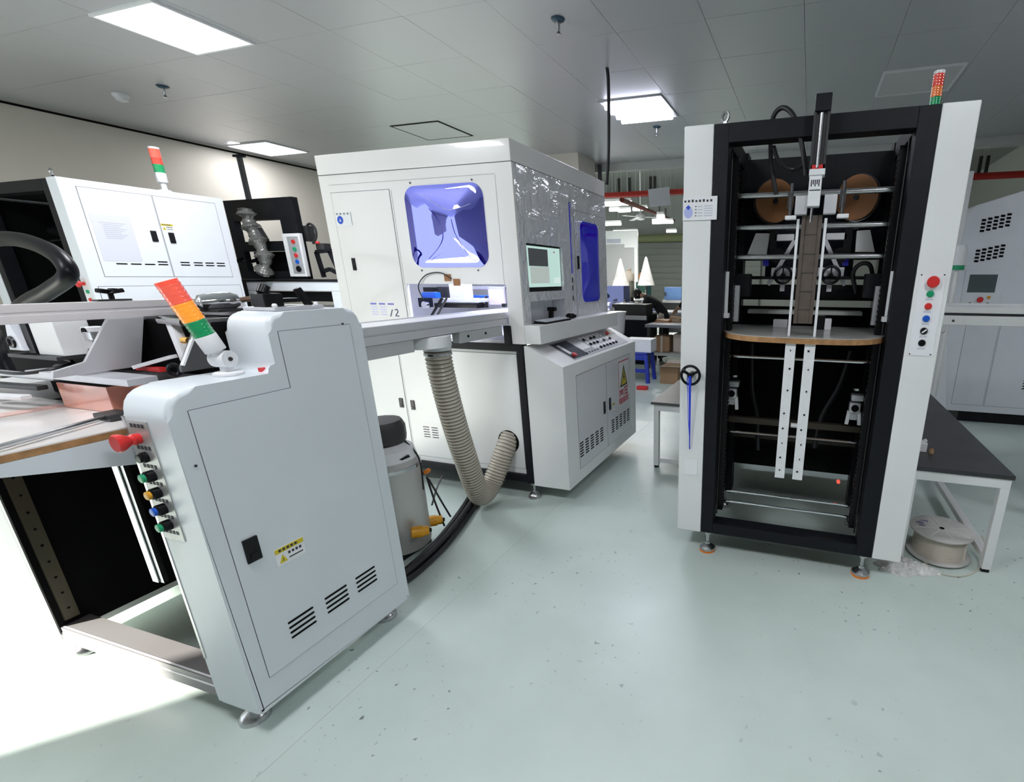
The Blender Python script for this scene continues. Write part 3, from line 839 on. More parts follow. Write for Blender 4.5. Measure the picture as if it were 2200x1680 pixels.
b.obj('handwriting', mat('navy_marker', (0.02, 0.04, 0.10), 0.7), d)
# hinge seams on the right half of the front
b = B().rect(FB, -2.748, -2.745, 1.4, 2.16, 0, 0.0008).rect(FB, -1.93, -1.927, 1.56, 2.21, 0, 0.0008).rect(FB, -3.28, -1.93, 2.214, 2.217, 0, 0.0008)
b.obj('panel_joint', mat('soft_joint', (0.42, 0.41, 0.42), 0.8), G)
# blue window, front
def warped_pane(name, f, a0, a1, b0, b1, r, bulge, mt, root, n=22):
    b = B()
    ca, cb = (a0+a1)/2, (b0+b1)/2
    outline = rrect(a0, a1, b0, b1, r, 8)
    rings = []
    for k in range(16):
        s = 1-k/16
        rings.append([b.bm.verts.new(f(ca+(a-ca)*s, cb+(z-cb)*s, 0.004+bulge(ca+(a-ca)*s, cb+(z-cb)*s, s))) for a, z in outline])
    base = [b.bm.verts.new(f(a, z, 0)) for a, z in outline]
    b.skin([base]+rings, cap0=True, cap1=True)
    return b.obj(name, mt, root, ang=60)
def bul(a, z, s):
    u, v = (a+2.335)/0.30, (z-1.92)/0.25
    e = max(0, (1-u*u))*max(0, (1-v*v))
    return 0.022*(1-v*v)*(1-s**6)+0.012*e*math.sin(3.0*u+1.6*v)+0.006*e*math.sin(4.2*u-2.5*v+1)
win = warped_pane('blue_window', FB, -2.642, -2.028, 1.665, 2.175, 0.085, bul, BLUEG, G)
b = B()
for a, z in ((-2.58, 2.195), (-2.10, 2.19), (-2.58, 1.645), (-2.12, 1.645)): b.cyl(FB(a, z, 0), FB(a, z, 0.004), 0.006, n=8)
b.obj('window_screws', DGREY, win)
def reflection_line(pts, r, mt, nm):  # thin tubes that draw reflections on the pane as solid lines
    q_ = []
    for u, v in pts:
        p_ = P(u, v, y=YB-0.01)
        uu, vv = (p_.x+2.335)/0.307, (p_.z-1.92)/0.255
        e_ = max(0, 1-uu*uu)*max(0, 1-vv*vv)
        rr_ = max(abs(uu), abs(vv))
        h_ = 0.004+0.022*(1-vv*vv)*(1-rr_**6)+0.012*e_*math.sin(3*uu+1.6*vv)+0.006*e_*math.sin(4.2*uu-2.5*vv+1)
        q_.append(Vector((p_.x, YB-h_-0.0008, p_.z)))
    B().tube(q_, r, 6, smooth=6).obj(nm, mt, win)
reflection_line([(893, 416), (915, 424), (940, 440), (965, 451), (990, 448), (1012, 438)], 0.0016, mat('pale_reflection_tone', (0.6, 0.6, 0.8), 0.3), 'painted_reflection')
DB = mat('dark_reflection_tone', (0.05, 0.04, 0.40), 0.3)
reflection_line([(922, 448), (945, 475), (955, 505), (945, 530), (922, 556)], 0.0018, DB, 'painted_reflection')
reflection_line([(976, 472), (982, 500), (996, 530), (1012, 553)], 0.0016, DB, 'painted_reflection')
reflection_line([(925, 561), (945, 547), (970, 543), (1000, 552), (1022, 560)], 0.0016, DB, 'painted_reflection')
# inside the opening: bright bed, vision head, cables, tape patches
B().box(-1.955, -1.905, YB-0.022, YB-0.001, 1.164, 1.288, 0.002).obj('front_stay', BLACK, G)
def pbox(name, u0, v0, u1, v1, y, dep, mt, bv=0.003):
    a_, c_ = P(u0, v0, y=y), P(u1, v1, y=y)
    return B().box(a_.x, c_.x, y, y+dep, max(1.3795, c_.z), a_.z, bv).obj(name, mt, G)
pbox('inner_cross_slide', 932, 651, 1028, 690, 3.12, 0.10, BLACKG)
pbox('vision_head', 962, 600, 1002, 650, 3.11, 0.09, WHITE)
pbox('vision_plate', 946, 641, 1030, 650, 3.10, 0.13, WHITE)
pbox('slide_motor', 905, 628, 936, 641, 3.16, 0.06, BLUE)
pbox('motor_bracket', 908, 617, 930, 627, 3.17, 0.06, BLACKG)
pbox('cable_chain', 938, 616, 962, 640, 3.28, 0.05, DGREY)
pbox('slide_rail', 1003, 615, 1085, 622, 3.30, 0.03, STEEL)
pbox('slide_rail', 1003, 634, 1060, 640, 3.28, 0.03, BLUE)
pbox('guard_plate', 1048, 622, 1084, 655, 3.2, 0.02, mat('lilac_white', (0.68, 0.60, 0.70), 0.5))
pbox('limit_switch', 1077, 652, 1085, 660, 3.0, 0.03, BLACKG)
for u0, u1, v0 in ((1028, 1036, 640), (1040, 1046, 636)): pbox('clamp_post', u0, v0, u1, 672, 3.2, 0.03, DGREY)
q = P(911, 655, y=3.08)
B().cyl((q.x, 3.08, q.z), (q.x, 3.11, q.z), 0.026, n=16).obj('drive_pulley', STEEL, G)
pbox('belt_bracket', 897, 640, 928, 690, 3.12, 0.04, NAVY)
B().bar(P(925, 682, y=3.06), P(950, 640, y=3.09), 0.014, 0.014, (0, 1, 0)).obj('strut', BLACKG, G)
B().bar(P(937, 682, y=3.04), P(960, 640, y=3.06), 0.010, 0.012, (0, 1, 0)).obj('strut', DGREY, G)
for a0, z0 in ((-2.40, 1.575), (-2.33, 1.545)):
    B().rect(FB, a0, a0+0.055, z0, z0+0.045, 0.001, 0.003).obj('tape_patch', KRAFT, G)
b = B().tube([(-2.63, YB+0.03, 1.45), (-2.62, YB-0.012, 1.54), (-2.54, YB-0.014, 1.615), (-2.42, YB-0.012, 1.63), (-2.34, YB-0.010, 1.59)], 0.004, 6, smooth=6)
b.obj('thin_cable', INK, G)
il = bpy.data.lights.new('machine_light', 'AREA'); il.size = 0.5; il.energy = 22; il.color = (0.75, 0.8, 1.0)
ilo = bpy.data.objects.new('machine_light', il); COL.objects.link(ilo); ilo.parent = G
ilo.location = Vector((-2.35, 3.2, 2.2))-ORG[G.name]
# side: monitor, niche, slot, door
mo = B().box(XB-0.06, XB-0.02, 2.972, 3.475, 1.505, 1.818).obj('monitor', BLACKG, G)
FM = FX(XB-0.02)
B().rect(FM, 2.985, 3.465, 1.535, 1.805, 0, 0.002).obj('screen', SCREEN, mo)
B().rect(FM, 3.02, 3.28, 1.675, 1.79, 0.002, 0.003).obj('dark_window', SCREEND, mo)
B().rect(FM, 3.03, 3.29, 1.56, 1.672, 0.002, 0.003).obj('camera_view', SCREENL, mo)
B().rect(FM, 3.37, 3.385, 1.772, 1.782, 0.002, 0.003).obj('red_icon', RED, mo)
B().rect(FM, 3.36, 3.45, 1.56, 1.60, 0.002, 0.003).obj('pale_buttons', mat('screen_pale', (0.2, 0.2, 0.2), 0.3, emit=((0.6, 0.75, 0.7), 0.7)), mo)
b = B().box(XB-0.118, XB-0.108, 2.96, 3.50, 1.27, 1.46)
b.box(XB-0.108, XB-0.02, 2.955, 2.972, 1.27, 1.46).box(XB-0.108, XB-0.02, 3.475, 3.49, 1.27, 1.46).box(XB-0.108, XB-0.02, 2.972, 3.475, 1.442, 1.455)
b.obj('keyboard_niche', COOLW, G)
B().box(XB-0.108, XB-0.02, 2.972, 3.475, 1.262, 1.280).obj('niche_shelf', DGREY, G)
B().box(XB-0.022, XB-0.017, 3.615, 3.665, 1.63, 2.15).obj('blue_strip', BLUEL, G)
B().box(XB-0.022, XB-0.017, 3.615, 3.665, 1.285, 1.63).obj('pale_strip', COOLW, G)
for z in (1.42, 1.50, 1.56):
    B().box(XB-0.017, XB-0.012, 3.625, 3.655, z, z+0.04).obj('strip_switch', BLACKG, G)
d = seam_door(G, FS, 3.69, 4.285, 1.215, 2.105, FILM)
def bul2(a, z, s): return 0.030*(1-s**4)*(1-((z-1.72)/0.32)**2)+0.006*(1-s)*math.sin(14*(z-1.4)+6*a)
warped_pane('blue_window', FX(XB+0.002), 3.795, 4.15, 1.40, 2.035, 0.06, bul2, BLUES, d)
latch(d, FS, 3.735, 1.715, 0.03, 0.10)
# projecting ledge under the side panel
B().box(XB, -1.686, YB, 4.28, 1.168, 1.292, 0.004).obj('ledge', WHITE, G)
# lower black frame
for x0, x1 in ((-1.882, -1.828), (-3.362, -3.31)):
    B().box(x0, x1, YB, YB+0.055, 0.13, 1.163, 0.003).obj('frame_post', BLACK, G)
B().box(-3.31, -1.882, YB+0.002, YB+0.055, 1.112, 1.163, 0.003).obj('frame_beam', BLACK, G)
B().box(-3.31, -1.882, YB+0.002, YB+0.055, 0.135, 0.192, 0.003).obj('frame_beam', BLACK, G)
B().box(-3.31, -1.882, YB+0.03, 4.3, 0.15, 0.165).obj('base_pan', DGREY, G)
B().box(-3.362, -3.34, YB+0.06, 4.3, 0.15, 1.16).obj('lower_panel', WHITE, G)
FD = FY(YB+0.03)
ld = B().rect(FD, -3.31, -1.884, 0.192, 1.112, -0.02, 0).obj('lower_panel', WHITE, G)
for a0, a1, ha in ((-3.30, -2.905, None), (-2.895, -2.76, None)):
    pass
for a0, a1 in ((-3.29, -2.93), (-2.92, -2.52), (-2.51, -1.90)):
    d = seam_door(G, FD, a0, a1, 0.23, 1.09, WHITE)
    if a0 < -3.2: latch(d, FD, a1-0.045, 0.66, 0.035, 0.075)
    elif a0 < -2.8:
        latch(d, FD, a0+0.055, 0.65, 0.035, 0.075)
        for q in (-2.80, -2.72):
            slots(d, FD, q, q+0.06, [0.40+0.02*k for k in range(5)], 0.007, mt=SEAM)
B().cyl(FD(-2.03, 0.435, 0.001), FD(-2.03, 0.435, 0.004), 0.088, n=32).obj('duct_hole', DARK, G)
for x, y in ((-1.853, 2.915), (-3.335, 2.915), (-1.853, 4.28), (-3.335, 4.28)):
    foot(G, x, y, 0.135, 0.05)
# control desk cabinet on the flank
XC = -1.535
desk = B().prism([(-1.826, 0.115), (XC, 0.115), (XC, 1.022), (-1.800, 1.152), (-1.826, 1.152)], 'y', 2.876, 4.338, 0.004).obj('control_desk', WHITE, G)
FC = FX(XC)
d = seam_door(G, FC, 3.06, 3.60, 0.21, 0.93, FILMC)
latch(d, FC, 3.55, 0.57, 0.035, 0.105)
for c in range(5):
    b = B()
    for r in range(6): b.rect(FC, 3.07+0.095*c, 3.07+0.095*c+0.06, 0.30+0.021*r, 0.311+0.021*r, 0.0022, 0.003)
    b.obj('vent_grille', DARK, d)
d = seam_door(G, FC, 3.61, 4.19, 0.21, 0.93, FILMC)
latch(d, FC, 3.67, 0.572, 0.035, 0.105)
for c in range(5):
    b = B()
    for r in range(6): b.rect(FC, 3.70+0.095*c, 3.70+0.095*c+0.06, 0.30+0.021*r, 0.311+0.021*r, 0.0022, 0.003)
    b.obj('vent_grille', DARK, d)
warn_label(d, FC, 3.72, 3.78, 0.50, 0.56)
# tall electrical warning sign: red border, lightning triangle, red lettering
B().rect(FC, 3.885, 4.13, 0.50, 0.895, 0.0022, 0.0032).obj('danger_sign', PAPER, d, 'red bordered danger sign with yellow lightning triangle')
b = B().rect(FC, 3.885, 4.13, 0.885, 0.895, 0.0032, 0.0038).rect(FC, 3.885, 3.893, 0.52, 0.895, 0.0032, 0.0038)
b.obj('sign_border', SIGNR, d)
B().poly(FC, [(3.915, 0.660), (4.10, 0.660), (4.008, 0.855)], 0.0032, 0.0038).obj('triangle_outline', INK, d)
B().poly(FC, [(3.94, 0.676), (4.075, 0.676), (4.008, 0.82)], 0.0038, 0.0044).obj('yellow_triangle', SIGNY, d)
b = B().poly(FC, [(4.01, 0.79), (3.985, 0.735), (4.005, 0.735), (3.995, 0.69), (4.03, 0.75), (4.008, 0.75), (4.02, 0.79)], 0.0044, 0.005)
b.obj('lightning_bolt', INK, d)
def cjk(b, f, a, z, w_, h_, kind, t0=0.0032, t1=0.0038):
    th = w_*0.13
    for k in kind:
        x0, y0, x1, y1 = k
        b.bar(f(a+x0*w_, z+y0*h_, (t0+t1)/2), f(a+x1*w_, z+y1*h_, (t0+t1)/2), th, t1-t0, f.n)
b = B()
cjk(b, FC, 3.90, 0.575, 0.10, 0.065, [(0, .8, 1, .8), (.5, 1, .5, .6), (.15, .55, .85, .55), (.15, .55, .15, 0), (.85, .55, .85, 0), (.3, .3, .7, .3)])
cjk(b, FC, 4.015, 0.575, 0.10, 0.065, [(0, 1, 1, 1), (.1, 1, 0, 0), (.5, .85, .5, .05), (.2, .05, 1, .05), (.25, .5, .85, .5)])
b.obj('sign_lettering', SIGNR, d)
B().rect(FC, 3.895, 4.125, 0.505, 0.56, 0.0032, 0.0038).obj('sign_band', SIGNR, d)
b = B()
for j in range(4): cjk(b, FC, 3.905+0.055*j, 0.514, 0.04, 0.036, [(0, .9, 1, .9), (.5, 1, .5, 0), (.1, .45, .9, .45), (0, 0, 1, 0)], 0.0038, 0.0044)
b.obj('band_lettering', PAPER, d)
# sloped panel of instruments
p0 = Vector((-1.800, 0, 1.152)); p1 = Vector((XC, 0, 1.022))
dn = (p1-p0).normalized()
FP = FR(p0, (0, 1, 0), dn, dn.cross(Vector((0, 1, 0)))*-1 if dn.cross(Vector((0, 1, 0))).z < 0 else dn.cross(Vector((0, 1, 0))))
L = (p1-p0).length
ip = B().rect(FP, 3.10, 4.20, 0.04, L-0.025, 0.0005, 0.003).obj('instrument_panel', mat('instrument_grey', (0.52, 0.53, 0.56), 0.25), G)
B().rect(FP, 3.11, 3.36, 0.05, L-0.035, 0.003, 0.0036).obj('dark_field', mat('panel_slate', (0.04, 0.045, 0.07), 0.2), ip)
B().rect(FP, 3.15, 3.19, 0.08, 0.20, 0.0036, 0.005).obj('usb_cover', ALUW, ip)
B().rect(FP, 3.36, 3.52, 0.10, 0.20, 0.003, 0.007, 0.001).obj('meter', PAPER, ip)
B().lathe([(0.012, 0.003), (0.012, 0.012), (0.02, 0.014), (0.02, 0.02)], FP(3.17, 0.225), FP.n, 14).obj('red_button', RED, ip)
B().lathe([(0.012, 0.003), (0.012, 0.015), (0.024, 0.018), (0.024, 0.026)], FP(4.06, 0.10), FP.n, 16).obj('emergency_stop', RED, ip)
for r in range(3):
    for c in range(7):
        a, q = 3.58+0.068*c, 0.075+0.068*r
        if c == 6 and r == 0: continue
        B().rect(FP, a-0.026, a+0.026, q-0.026, q+0.010, 0.003, 0.0038).obj('button_caption', PAPER, ip)
        B().lathe([(0.013, 0.003), (0.013, 0.012), (0.010, 0.016)], FP(a, q+0.022), FP.n, 12).obj('push_button', random.choice([BLACKG, BLACKG, INK, ALUW, DGREY]), ip)
b = B()
for c in range(6): b.rect(FP, 3.30+0.05*c, 3.32+0.05*c, 0.235, 0.25, 0.003, 0.006)
b.obj('key_row', INK, ip)
# keyboard and scanner on the ledge
t = thing('keyboard', 'black keyboard with pale keys in the niche under the monitor', 'keyboard', (XB-0.02, 3.15, 1.292))
B().hexa([(XB+0.005, 2.99, 1.2925), (XB+0.105, 2.99, 1.2925), (XB+0.105, 3.36, 1.2925), (XB+0.005, 3.36, 1.2925), (XB+0.005, 2.99, 1.312), (XB+0.105, 2.99, 1.305), (XB+0.105, 3.36, 1.305), (XB+0.005, 3.36, 1.312)], 0.002).obj('keyboard_base', BLACKG, t)
b = B()
for r in range(4):
    for c in range(13): b.box(XB+0.014+0.022*r, XB+0.032+0.022*r, 3.0+0.027*c, 3.022+0.027*c, 1.306, 1.3155-0.0016*r)
b.obj('keys', COOLW, t)
t = thing('computer_mouse', 'black computer mouse beside the keyboard on the ledge', 'mouse', (XB+0.05, 3.45, 1.292))
B().ball((XB+0.056, 3.46, 1.3152), 0.03, 1.6, 1.0, 0.75).obj('mouse_body', BLACKG, t)
B().ball((XB+0.056, 3.46, 1.334), 0.012, 1.2, 0.5, 0.5).obj('mouse_wheel', COOLW, t)
t = thing('barcode_scanner', 'black upright handheld scanner standing in the niche under the monitor', 'scanner', (XB-0.06, 3.36, 1.28))
B().box(XB-0.09, XB-0.03, 3.33, 3.39, 1.2803, 1.30, 0.004).obj('scanner_base', BLACKG, t)
B().bar((XB-0.065, 3.36, 1.295), (XB-0.06, 3.36, 1.36), 0.03, 0.035, (0, 1, 0), 0.004).obj('scanner_handle', BLACKG, t)
B().box(XB-0.085, XB-0.02, 3.34, 3.38, 1.355, 1.385, 0.006).obj('scanner_head', BLACKG, t)

# ================================================================== CONVEYOR between the machines
CV = thing('conveyor', 'white topped conveyor bridging the grey machine and large white cabinet', 'conveyor', (-2.25, 2.2, 0))
CX0, CX1, CY0, CY1, CZ = -2.20, -1.928, 1.56, 3.60, 1.378
B().box(CX0+0.03, CX1-0.03, CY0, CY1, CZ-0.02, CZ-0.003).obj('conveyor_belt', mat('white_belt', (0.85, 0.85, 0.88), 0.35), CV)
for x0, x1 in ((CX0, CX0+0.03), (CX1-0.03, CX1)):
    b = B().box(x0, x1, CY0, CY1, CZ-0.035, CZ, 0.002).box(x0+0.003, x1-0.003, CY0, CY1, CZ-0.042, CZ-0.035)
    b.obj('conveyor_rail', ALU, CV)
    B().box(x0+0.002, x1, CY0, CY1, CZ-0.085, CZ-0.043, 0.002).obj('conveyor_rail', ALU, CV)
APG = mat('apron_grey', (0.42, 0.43, 0.43), 0.4)
B().box(CX1-0.06, CX1-0.004, CY0+0.05, 2.02, CZ-0.15, CZ-0.086, 0.002).obj('apron_channel', APG, CV)
ap = B().box(CX1-0.06, CX1-0.002, 2.38, 2.80, CZ-0.15, CZ-0.086, 0.002).obj('apron_channel', APG, CV)
b = B()
for y in (2.45, 2.62): b.cyl((CX1-0.003, y, CZ-0.115), (CX1+0.001, y, CZ-0.115), 0.008, n=8)
b.obj('apron_bolts', DARK, ap)
B().box(CX0+0.01, CX1-0.07, 1.9, 2.8, CZ-0.10, CZ-0.03).obj('suction_box', DGREY, CV)
B().box(CX0+0.0, CX0+0.06, 1.62, 1.68, 0.0, CZ-0.09, 0.004).obj('conveyor_leg', BLACK, CV)
B().box(CX0+0.02, CX1-0.02, 3.40, 3.46, zb+0.0205, CZ-0.09, 0.004).obj('conveyor_foot', BLACK, CV)
hc = Vector((-2.035, 2.30, 0))
B().lathe([(0.135, 1.225), (0.14, 1.228), (0.14, 1.285), (0.135, 1.29)], Vector((-2.04, 2.215, 0)), n=40).obj('duct_flange', ALUW, CV)
B().lathe([(0.078, 1.195), (0.078, 1.24)], hc, n=28).obj('duct_collar', ALUW, CV)
# ribbed hose
t = thing('ribbed_hose', 'brown ribbed flexible suction hose looping from conveyor to cabinet panel', 'hose', (-2.08, 2.62, 0))
hp = [Vector((-2.035, 2.30, 1.194)), Vector((-2.036, 2.31, 1.05)), Vector((-2.037, 2.36, 0.75)), Vector((-2.045, 2.44, 0.45)), Vector((-2.07, 2.53, 0.22)), Vector((-2.10, 2.62, 0.115)), Vector((-2.10, 2.72, 0.14)), Vector((-2.07, 2.79, 0.25)), Vector((-2.04, 2.86, 0.385)), Vector((-2.03, 2.935, 0.47))]
pts = spline(hp, 36)
acc = [0]
for i in range(1, len(pts)): acc.append(acc[-1]+(pts[i]-pts[i-1]).length)
pitch = 0.022
N = int(acc[-1]/pitch)*4
rs = []
k = 0
for i in range(N+1):
    s = acc[-1]*i/N
    while k < len(acc)-2 and acc[k+1] < s: k += 1
    f_ = (s-acc[k])/max(1e-6, acc[k+1]-acc[k])
    rs.append(pts[k].lerp(pts[k+1], f_))
b = B().tube(rs, 0.06, 28, rf=lambda i, n: 0.0745 if i % 4 in (0, 1) else 0.068)
for i, f_ in enumerate(b.last):
    f_.material_index = 0 if (i//28) % 4 in (0,) else 1
b.obj('hose_body', None, t, mats=[HOSEB, HOSEW], ang=80)
B().lathe([(0.075, 1.165), (0.078, 1.168), (0.078, 1.180), (0.075, 1.183)], hc, n=28).obj('hose_clamp', STEEL, t)

# ================================================================== FOREGROUND GREY MACHINE (left)
XG = -1.74
A = thing('gluing_machine', 'foreground grey machine with stepped side housing, button strip and open black front', 'machine', (-2.4, 1.2, 0))
prof = rpoly([(0.852, 0.098), (1.556, 0.098), (1.556, 1.485), (1.185, 1.485), (1.185, 1.285), (0.852, 1.285)], [0.008, 0.008, 0.07, 0.07, 0.03, 0.09])
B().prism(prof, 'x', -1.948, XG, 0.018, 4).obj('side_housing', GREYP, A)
FG = FX(XG)
dp = [(0.912, 0.216), (1.500, 0.216), (1.500, 1.421), (1.218, 1.421), (1.218, 1.222), (0.906, 1.218)]
d = seam_door(A, FG, 0, 0, 0, 0, GREYP, pts=dp, name='access_door', g=0.0014)
latch(d, FG, 0.966, 0.712, 0.047, 0.088)
warn_label(d, FG, 1.030, 1.134, 0.602, 0.668)
for a in (1.012, 1.160, 1.302):
    slots(d, FG, a, a+0.100, [0.306+0.0215*k for k in range(4)], 0.009)
b = B().cyl(FG(0.885, 1.05, 0), FG(0.885, 1.05, 0.003), 0.004, n=8).cyl(FG(1.47, 1.425, 0), FG(1.47, 1.425, 0.004), 0.004, n=8)
b.obj('screw', DGREY, A)
# button strip on the narrow front
FF = FY(0.852)
st = B().rect(FF, -1.932, -1.835, 0.79, 1.19, 0.0, 0.003).obj('button_strip', mat('strip_silver', (0.40, 0.40, 0.39), 0.3, metal=0.3), A)
B().lathe([(0.016, 0.003), (0.018, 0.02), (0.014, 0.026), (0.026, 0.045), (0.028, 0.055), (0.024, 0.06)], FF(-1.890, 1.135), FF.n).obj('emergency_stop', RED, st)
B().lathe([(0.017, 0.003), (0.017, 0.014), (0.013, 0.017), (0.013, 0.024)], FF(-1.888, 1.075), FF.n).obj('selector_switch', BLACKG, st)
for z, mt, nm in ((1.015, GREEN, 'green_button'), (0.958, YELL, 'yellow_button'), (0.902, BLUE, 'blue_button'), (0.846, GREEN, 'green_button')):
    bt = B().lathe([(0.018, 0.003), (0.018, 0.022), (0.014, 0.026)], FF(-1.883, z), FF.n).obj('button_bezel', BLACKG, st)
    B().lathe([(0.0135, 0.026), (0.0135, 0.034), (0.012, 0.035)], FF(-1.883, z), FF.n).obj(nm, mt, st)
b = B()
for z in (1.175, 1.105, 1.045, 0.988, 0.93, 0.874, 0.818):
    for j in range(4): b.rect(FF, -1.915+0.017*j, -1.903+0.017*j, z-0.006, z+0.006, 0.003, 0.0036)
b.obj('strip_captions', INK, st)
B().rect(FF, -1.948, -1.936, 0.30, 1.2, -0.02, 0.002).obj('edge_trim', STEEL, A)
# left housing, black inner body, frame
B().box(-3.16, -2.932, 0.862, 1.556, 0.098, 1.20, 0.015).obj('side_housing', WHITE, A, 'white left housing of the machine')
B().box(-2.931, -2.915, 0.865, 1.55, 0.14, 1.12).obj('inner_panel', DARK, A)
B().box(-2.915, -1.95, 1.50, 1.55, 0.27, 1.12).obj('back_panel', DARK, A)
B().box(-2.915, -1.95, 1.0, 1.5, 1.08, 1.12).obj('top_plate', DARK, A)
B().box(-1.962, -1.949, 0.88, 1.5, 0.30, 1.12).obj('inner_panel', DARK, A)
for x, y in ((-2.914, 0.885), (-2.09, 0.915)):
    b = B().box(x, x+0.012 if y < 0.9 else x+0.035, y, y+0.045 if y < 0.9 else y+0.012, 0.2 if y < 0.9 else 0.55, 1.09)
    lr = b.obj('lift_rail', mat('bronze_rail', (0.10, 0.085, 0.06), 0.45, metal=0.5), A)
    h = B()
    for k in range(11 if y < 0.9 else 6):
        z = (0.25 if y < 0.9 else 0.6)+0.075*k
        if y < 0.9: h.cyl((x+0.0115, y+0.022, z), (x+0.0135, y+0.022, z), 0.005, n=6)
        else: h.cyl((x+0.018, y+0.0005, z), (x+0.018, y-0.0015, z), 0.004, n=6)
    h.obj('rail_bolts', DARK, lr)
B().box(-2.222, -2.19, 0.905, 0.925, 0.525, 1.08).obj('guide_rail', CHROME, A)
B().box(-2.186, -2.168, 0.91, 0.925, 0.525, 1.08).obj('guide_rail', STEEL, A)
B().box(-2.45, -2.40, 1.40, 1.45, 0.42, 0.45).obj('limit_switch', ALUW, A)
B().box(-2.52, -2.30, 1.2, 1.24, 0.24, 0.27).obj('lower_crossbar', BLACK, A)
# bottom front bar, two grooves
b = B().prism([(0.868, 0.098), (0.872, 0.098), (0.96, 0.098), (0.96, 0.175), (0.868, 0.175)], 'x', -2.932, -1.95)
b.obj('front_bar', mat('weathered_aluminium', (0.27, 0.26, 0.265), 0.45, metal=0.4), A)
b = B().box(-2.93, -1.95, 0.8662, 0.868, 0.143, 0.150).box(-2.93, -1.95, 0.873, 0.879, 0.175, 0.1765)
b.obj('bar_groove', ALUW, A)
B().box(-2.932, -1.95, 1.44, 1.50, 0.14, 0.20).obj('rear_bar', ALU, A)
for x, y in ((-1.865, 0.90), (-2.95, 0.93), (-1.85, 1.5), (-3.05, 1.5)):
    foot(A, x, y, 0.10, 0.05)
# feed tray in front and its bracket
tp = rpoly([(-2.0, 1.02), (-2.0, 0.50), (-2.14, 0.40), (-2.72, 0.40), (-2.86, 0.50), (-2.86, 1.02)], [0.01, 0.08, 0.08, 0.08, 0.08, 0.01])
tr = B().prism(tp, 'z', 1.148, 1.152).obj('feed_tray', LAMW, A)
B().prism(tp, 'z', 1.128, 1.148).obj('tray_edge', WOOD, tr)
for x in (-2.012, -2.86):
    B().prism([(0.46, 1.127), (1.0, 1.127), (1.0, 1.0), (0.88, 1.027), (0.46, 1.125)], 'x', x, x+0.012).obj('tray_bracket', GREYP, A)
# stop block and rod on the tray
B().box(-2.20, -2.11, 0.895, 0.955, 1.153, 1.175, 0.003).obj('rod_clamp', DGREY, A)
B().cyl((-2.14, 0.90, 1.166), (-1.98, 0.52, 1.166), 0.008, n=10).obj('stop_rod', STEEL, A)
# salmon box on the tray
b = B().box(-2.52, -2.24, 0.965, 0.972, 1.153, 1.243, 0.001)
b.obj('guard_pane', PINK, A, 'salmon pink acrylic guard at the back of the tray')
B().box(-2.247, -2.24, 0.972, 1.12, 1.153, 1.243).obj('guard_pane', PINK, A, 'salmon pink acrylic guard at the back of the tray')
B().box(-2.60, -2.53, 0.60, 0.98, 1.1525, 1.155).obj('pink_reflection', mat('pink_reflection_tint', (0.82, 0.55, 0.50), 0.2), A)  # the guard's pink reflection on the glossy tray, laid on as a strip
# mounting flange, gusset plates
B().box(-2.62, -2.06, 0.94, 1.02, 1.262, 1.285, 0.002).obj('mounting_flange', ALU, A)
pl = [(1.05, 1.462), (1.15, 1.462), (1.10, 1.29), (0.875, 1.288), (0.882, 1.31), (0.962, 1.326)]
B().prism(pl, 'x', -2.308, -2.294, 0.002).obj('gusset_plate', ALU, A)
pl2 = [(1.13, 1.462), (1.40, 1.462), (1.40, 1.295), (1.045, 1.295), (1.045, 1.312)]
B().prism(pl2, 'x', -1.988, -1.975, 0.002).obj('gusset_plate', mat('gusset_dark', (0.10, 0.10, 0.10), 0.45, metal=0.5), A)
B().bar((-1.974, 1.05, 1.318), (-1.974, 1.135, 1.462), 0.006, 0.014, (1, 0, 0)).obj('gusset_edge', ALUW, A)
# gantry rail
b = B().box(-2.34, -2.30, 0.30, 1.50, 1.495, 1.52, 0.002).box(-2.335, -2.302, 0.30, 1.50, 1.487, 1.495).box(-2.34, -2.30, 0.30, 1.50, 1.462, 1.487, 0.002)
b.obj('gantry_rail', mat('pale_anodised_rail', (0.70, 0.67, 0.68), 0.4, metal=0.25), A)
B().box(-2.30, -1.96, 1.34, 1.46, 1.455, 1.475, 0.003).obj('gantry_plate', ALU, A)
# dark working mass behind the tray: glue rollers, cylinders, brackets
B().box(-2.95, -1.97, 1.16, 1.5, 1.125, 1.452, 0.01).obj('glue_unit', DARK, A)
B().box(-3.15, -2.32, 1.11, 1.159, 1.153, 1.455).obj('back_plate', DARK, A)
B().cyl((-2.85, 1.12, 1.24), (-2.02, 1.12, 1.24), 0.03, n=18).obj('glue_roller', DGREY, A)
b = B().box(-2.475, -2.425, 1.05, 1.1, 1.35, 1.43, 0.006).box(-2.487, -2.475, 1.055, 1.09, 1.345, 1.395)
v = b.obj('air_valve', ALUW, A)
B().cyl((-2.445, 1.046, 1.415), (-2.445, 1.05, 1.415), 0.013, n=14).obj('valve_port', DARK, v)
B().bar((-2.45, 1.06, 1.40), (-2.40, 1.06, 1.40), 0.03, 0.035, (0, 1, 0), 0.004).obj('valve_body', STEEL, v)
B().bar((-2.13, 1.14, 1.45), (-2.07, 1.12, 1.32), 0.03, 0.03, (0, 1, 0), 0.004).obj('air_cylinder', ALUW, A)
B().cyl((-2.17, 1.13, 1.455), (-2.05, 1.13, 1.45), 0.014, n=10).obj('air_cylinder', CHROME, A)
B().bar((-2.22, 1.05, 1.30), (-2.10, 1.10, 1.335), 0.03, 0.012).obj('link_arm', ALUW, A)
B().box(-2.25, -2.12, 1.06, 1.08, 1.285, 1.30).obj('red_scraper', RED, A)
B().torus((-2.06, 1.07, 1.295), (0.4, -1, 0), 0.018, 0.007, 18, 6).obj('adjust_knob', BLACKG, A)
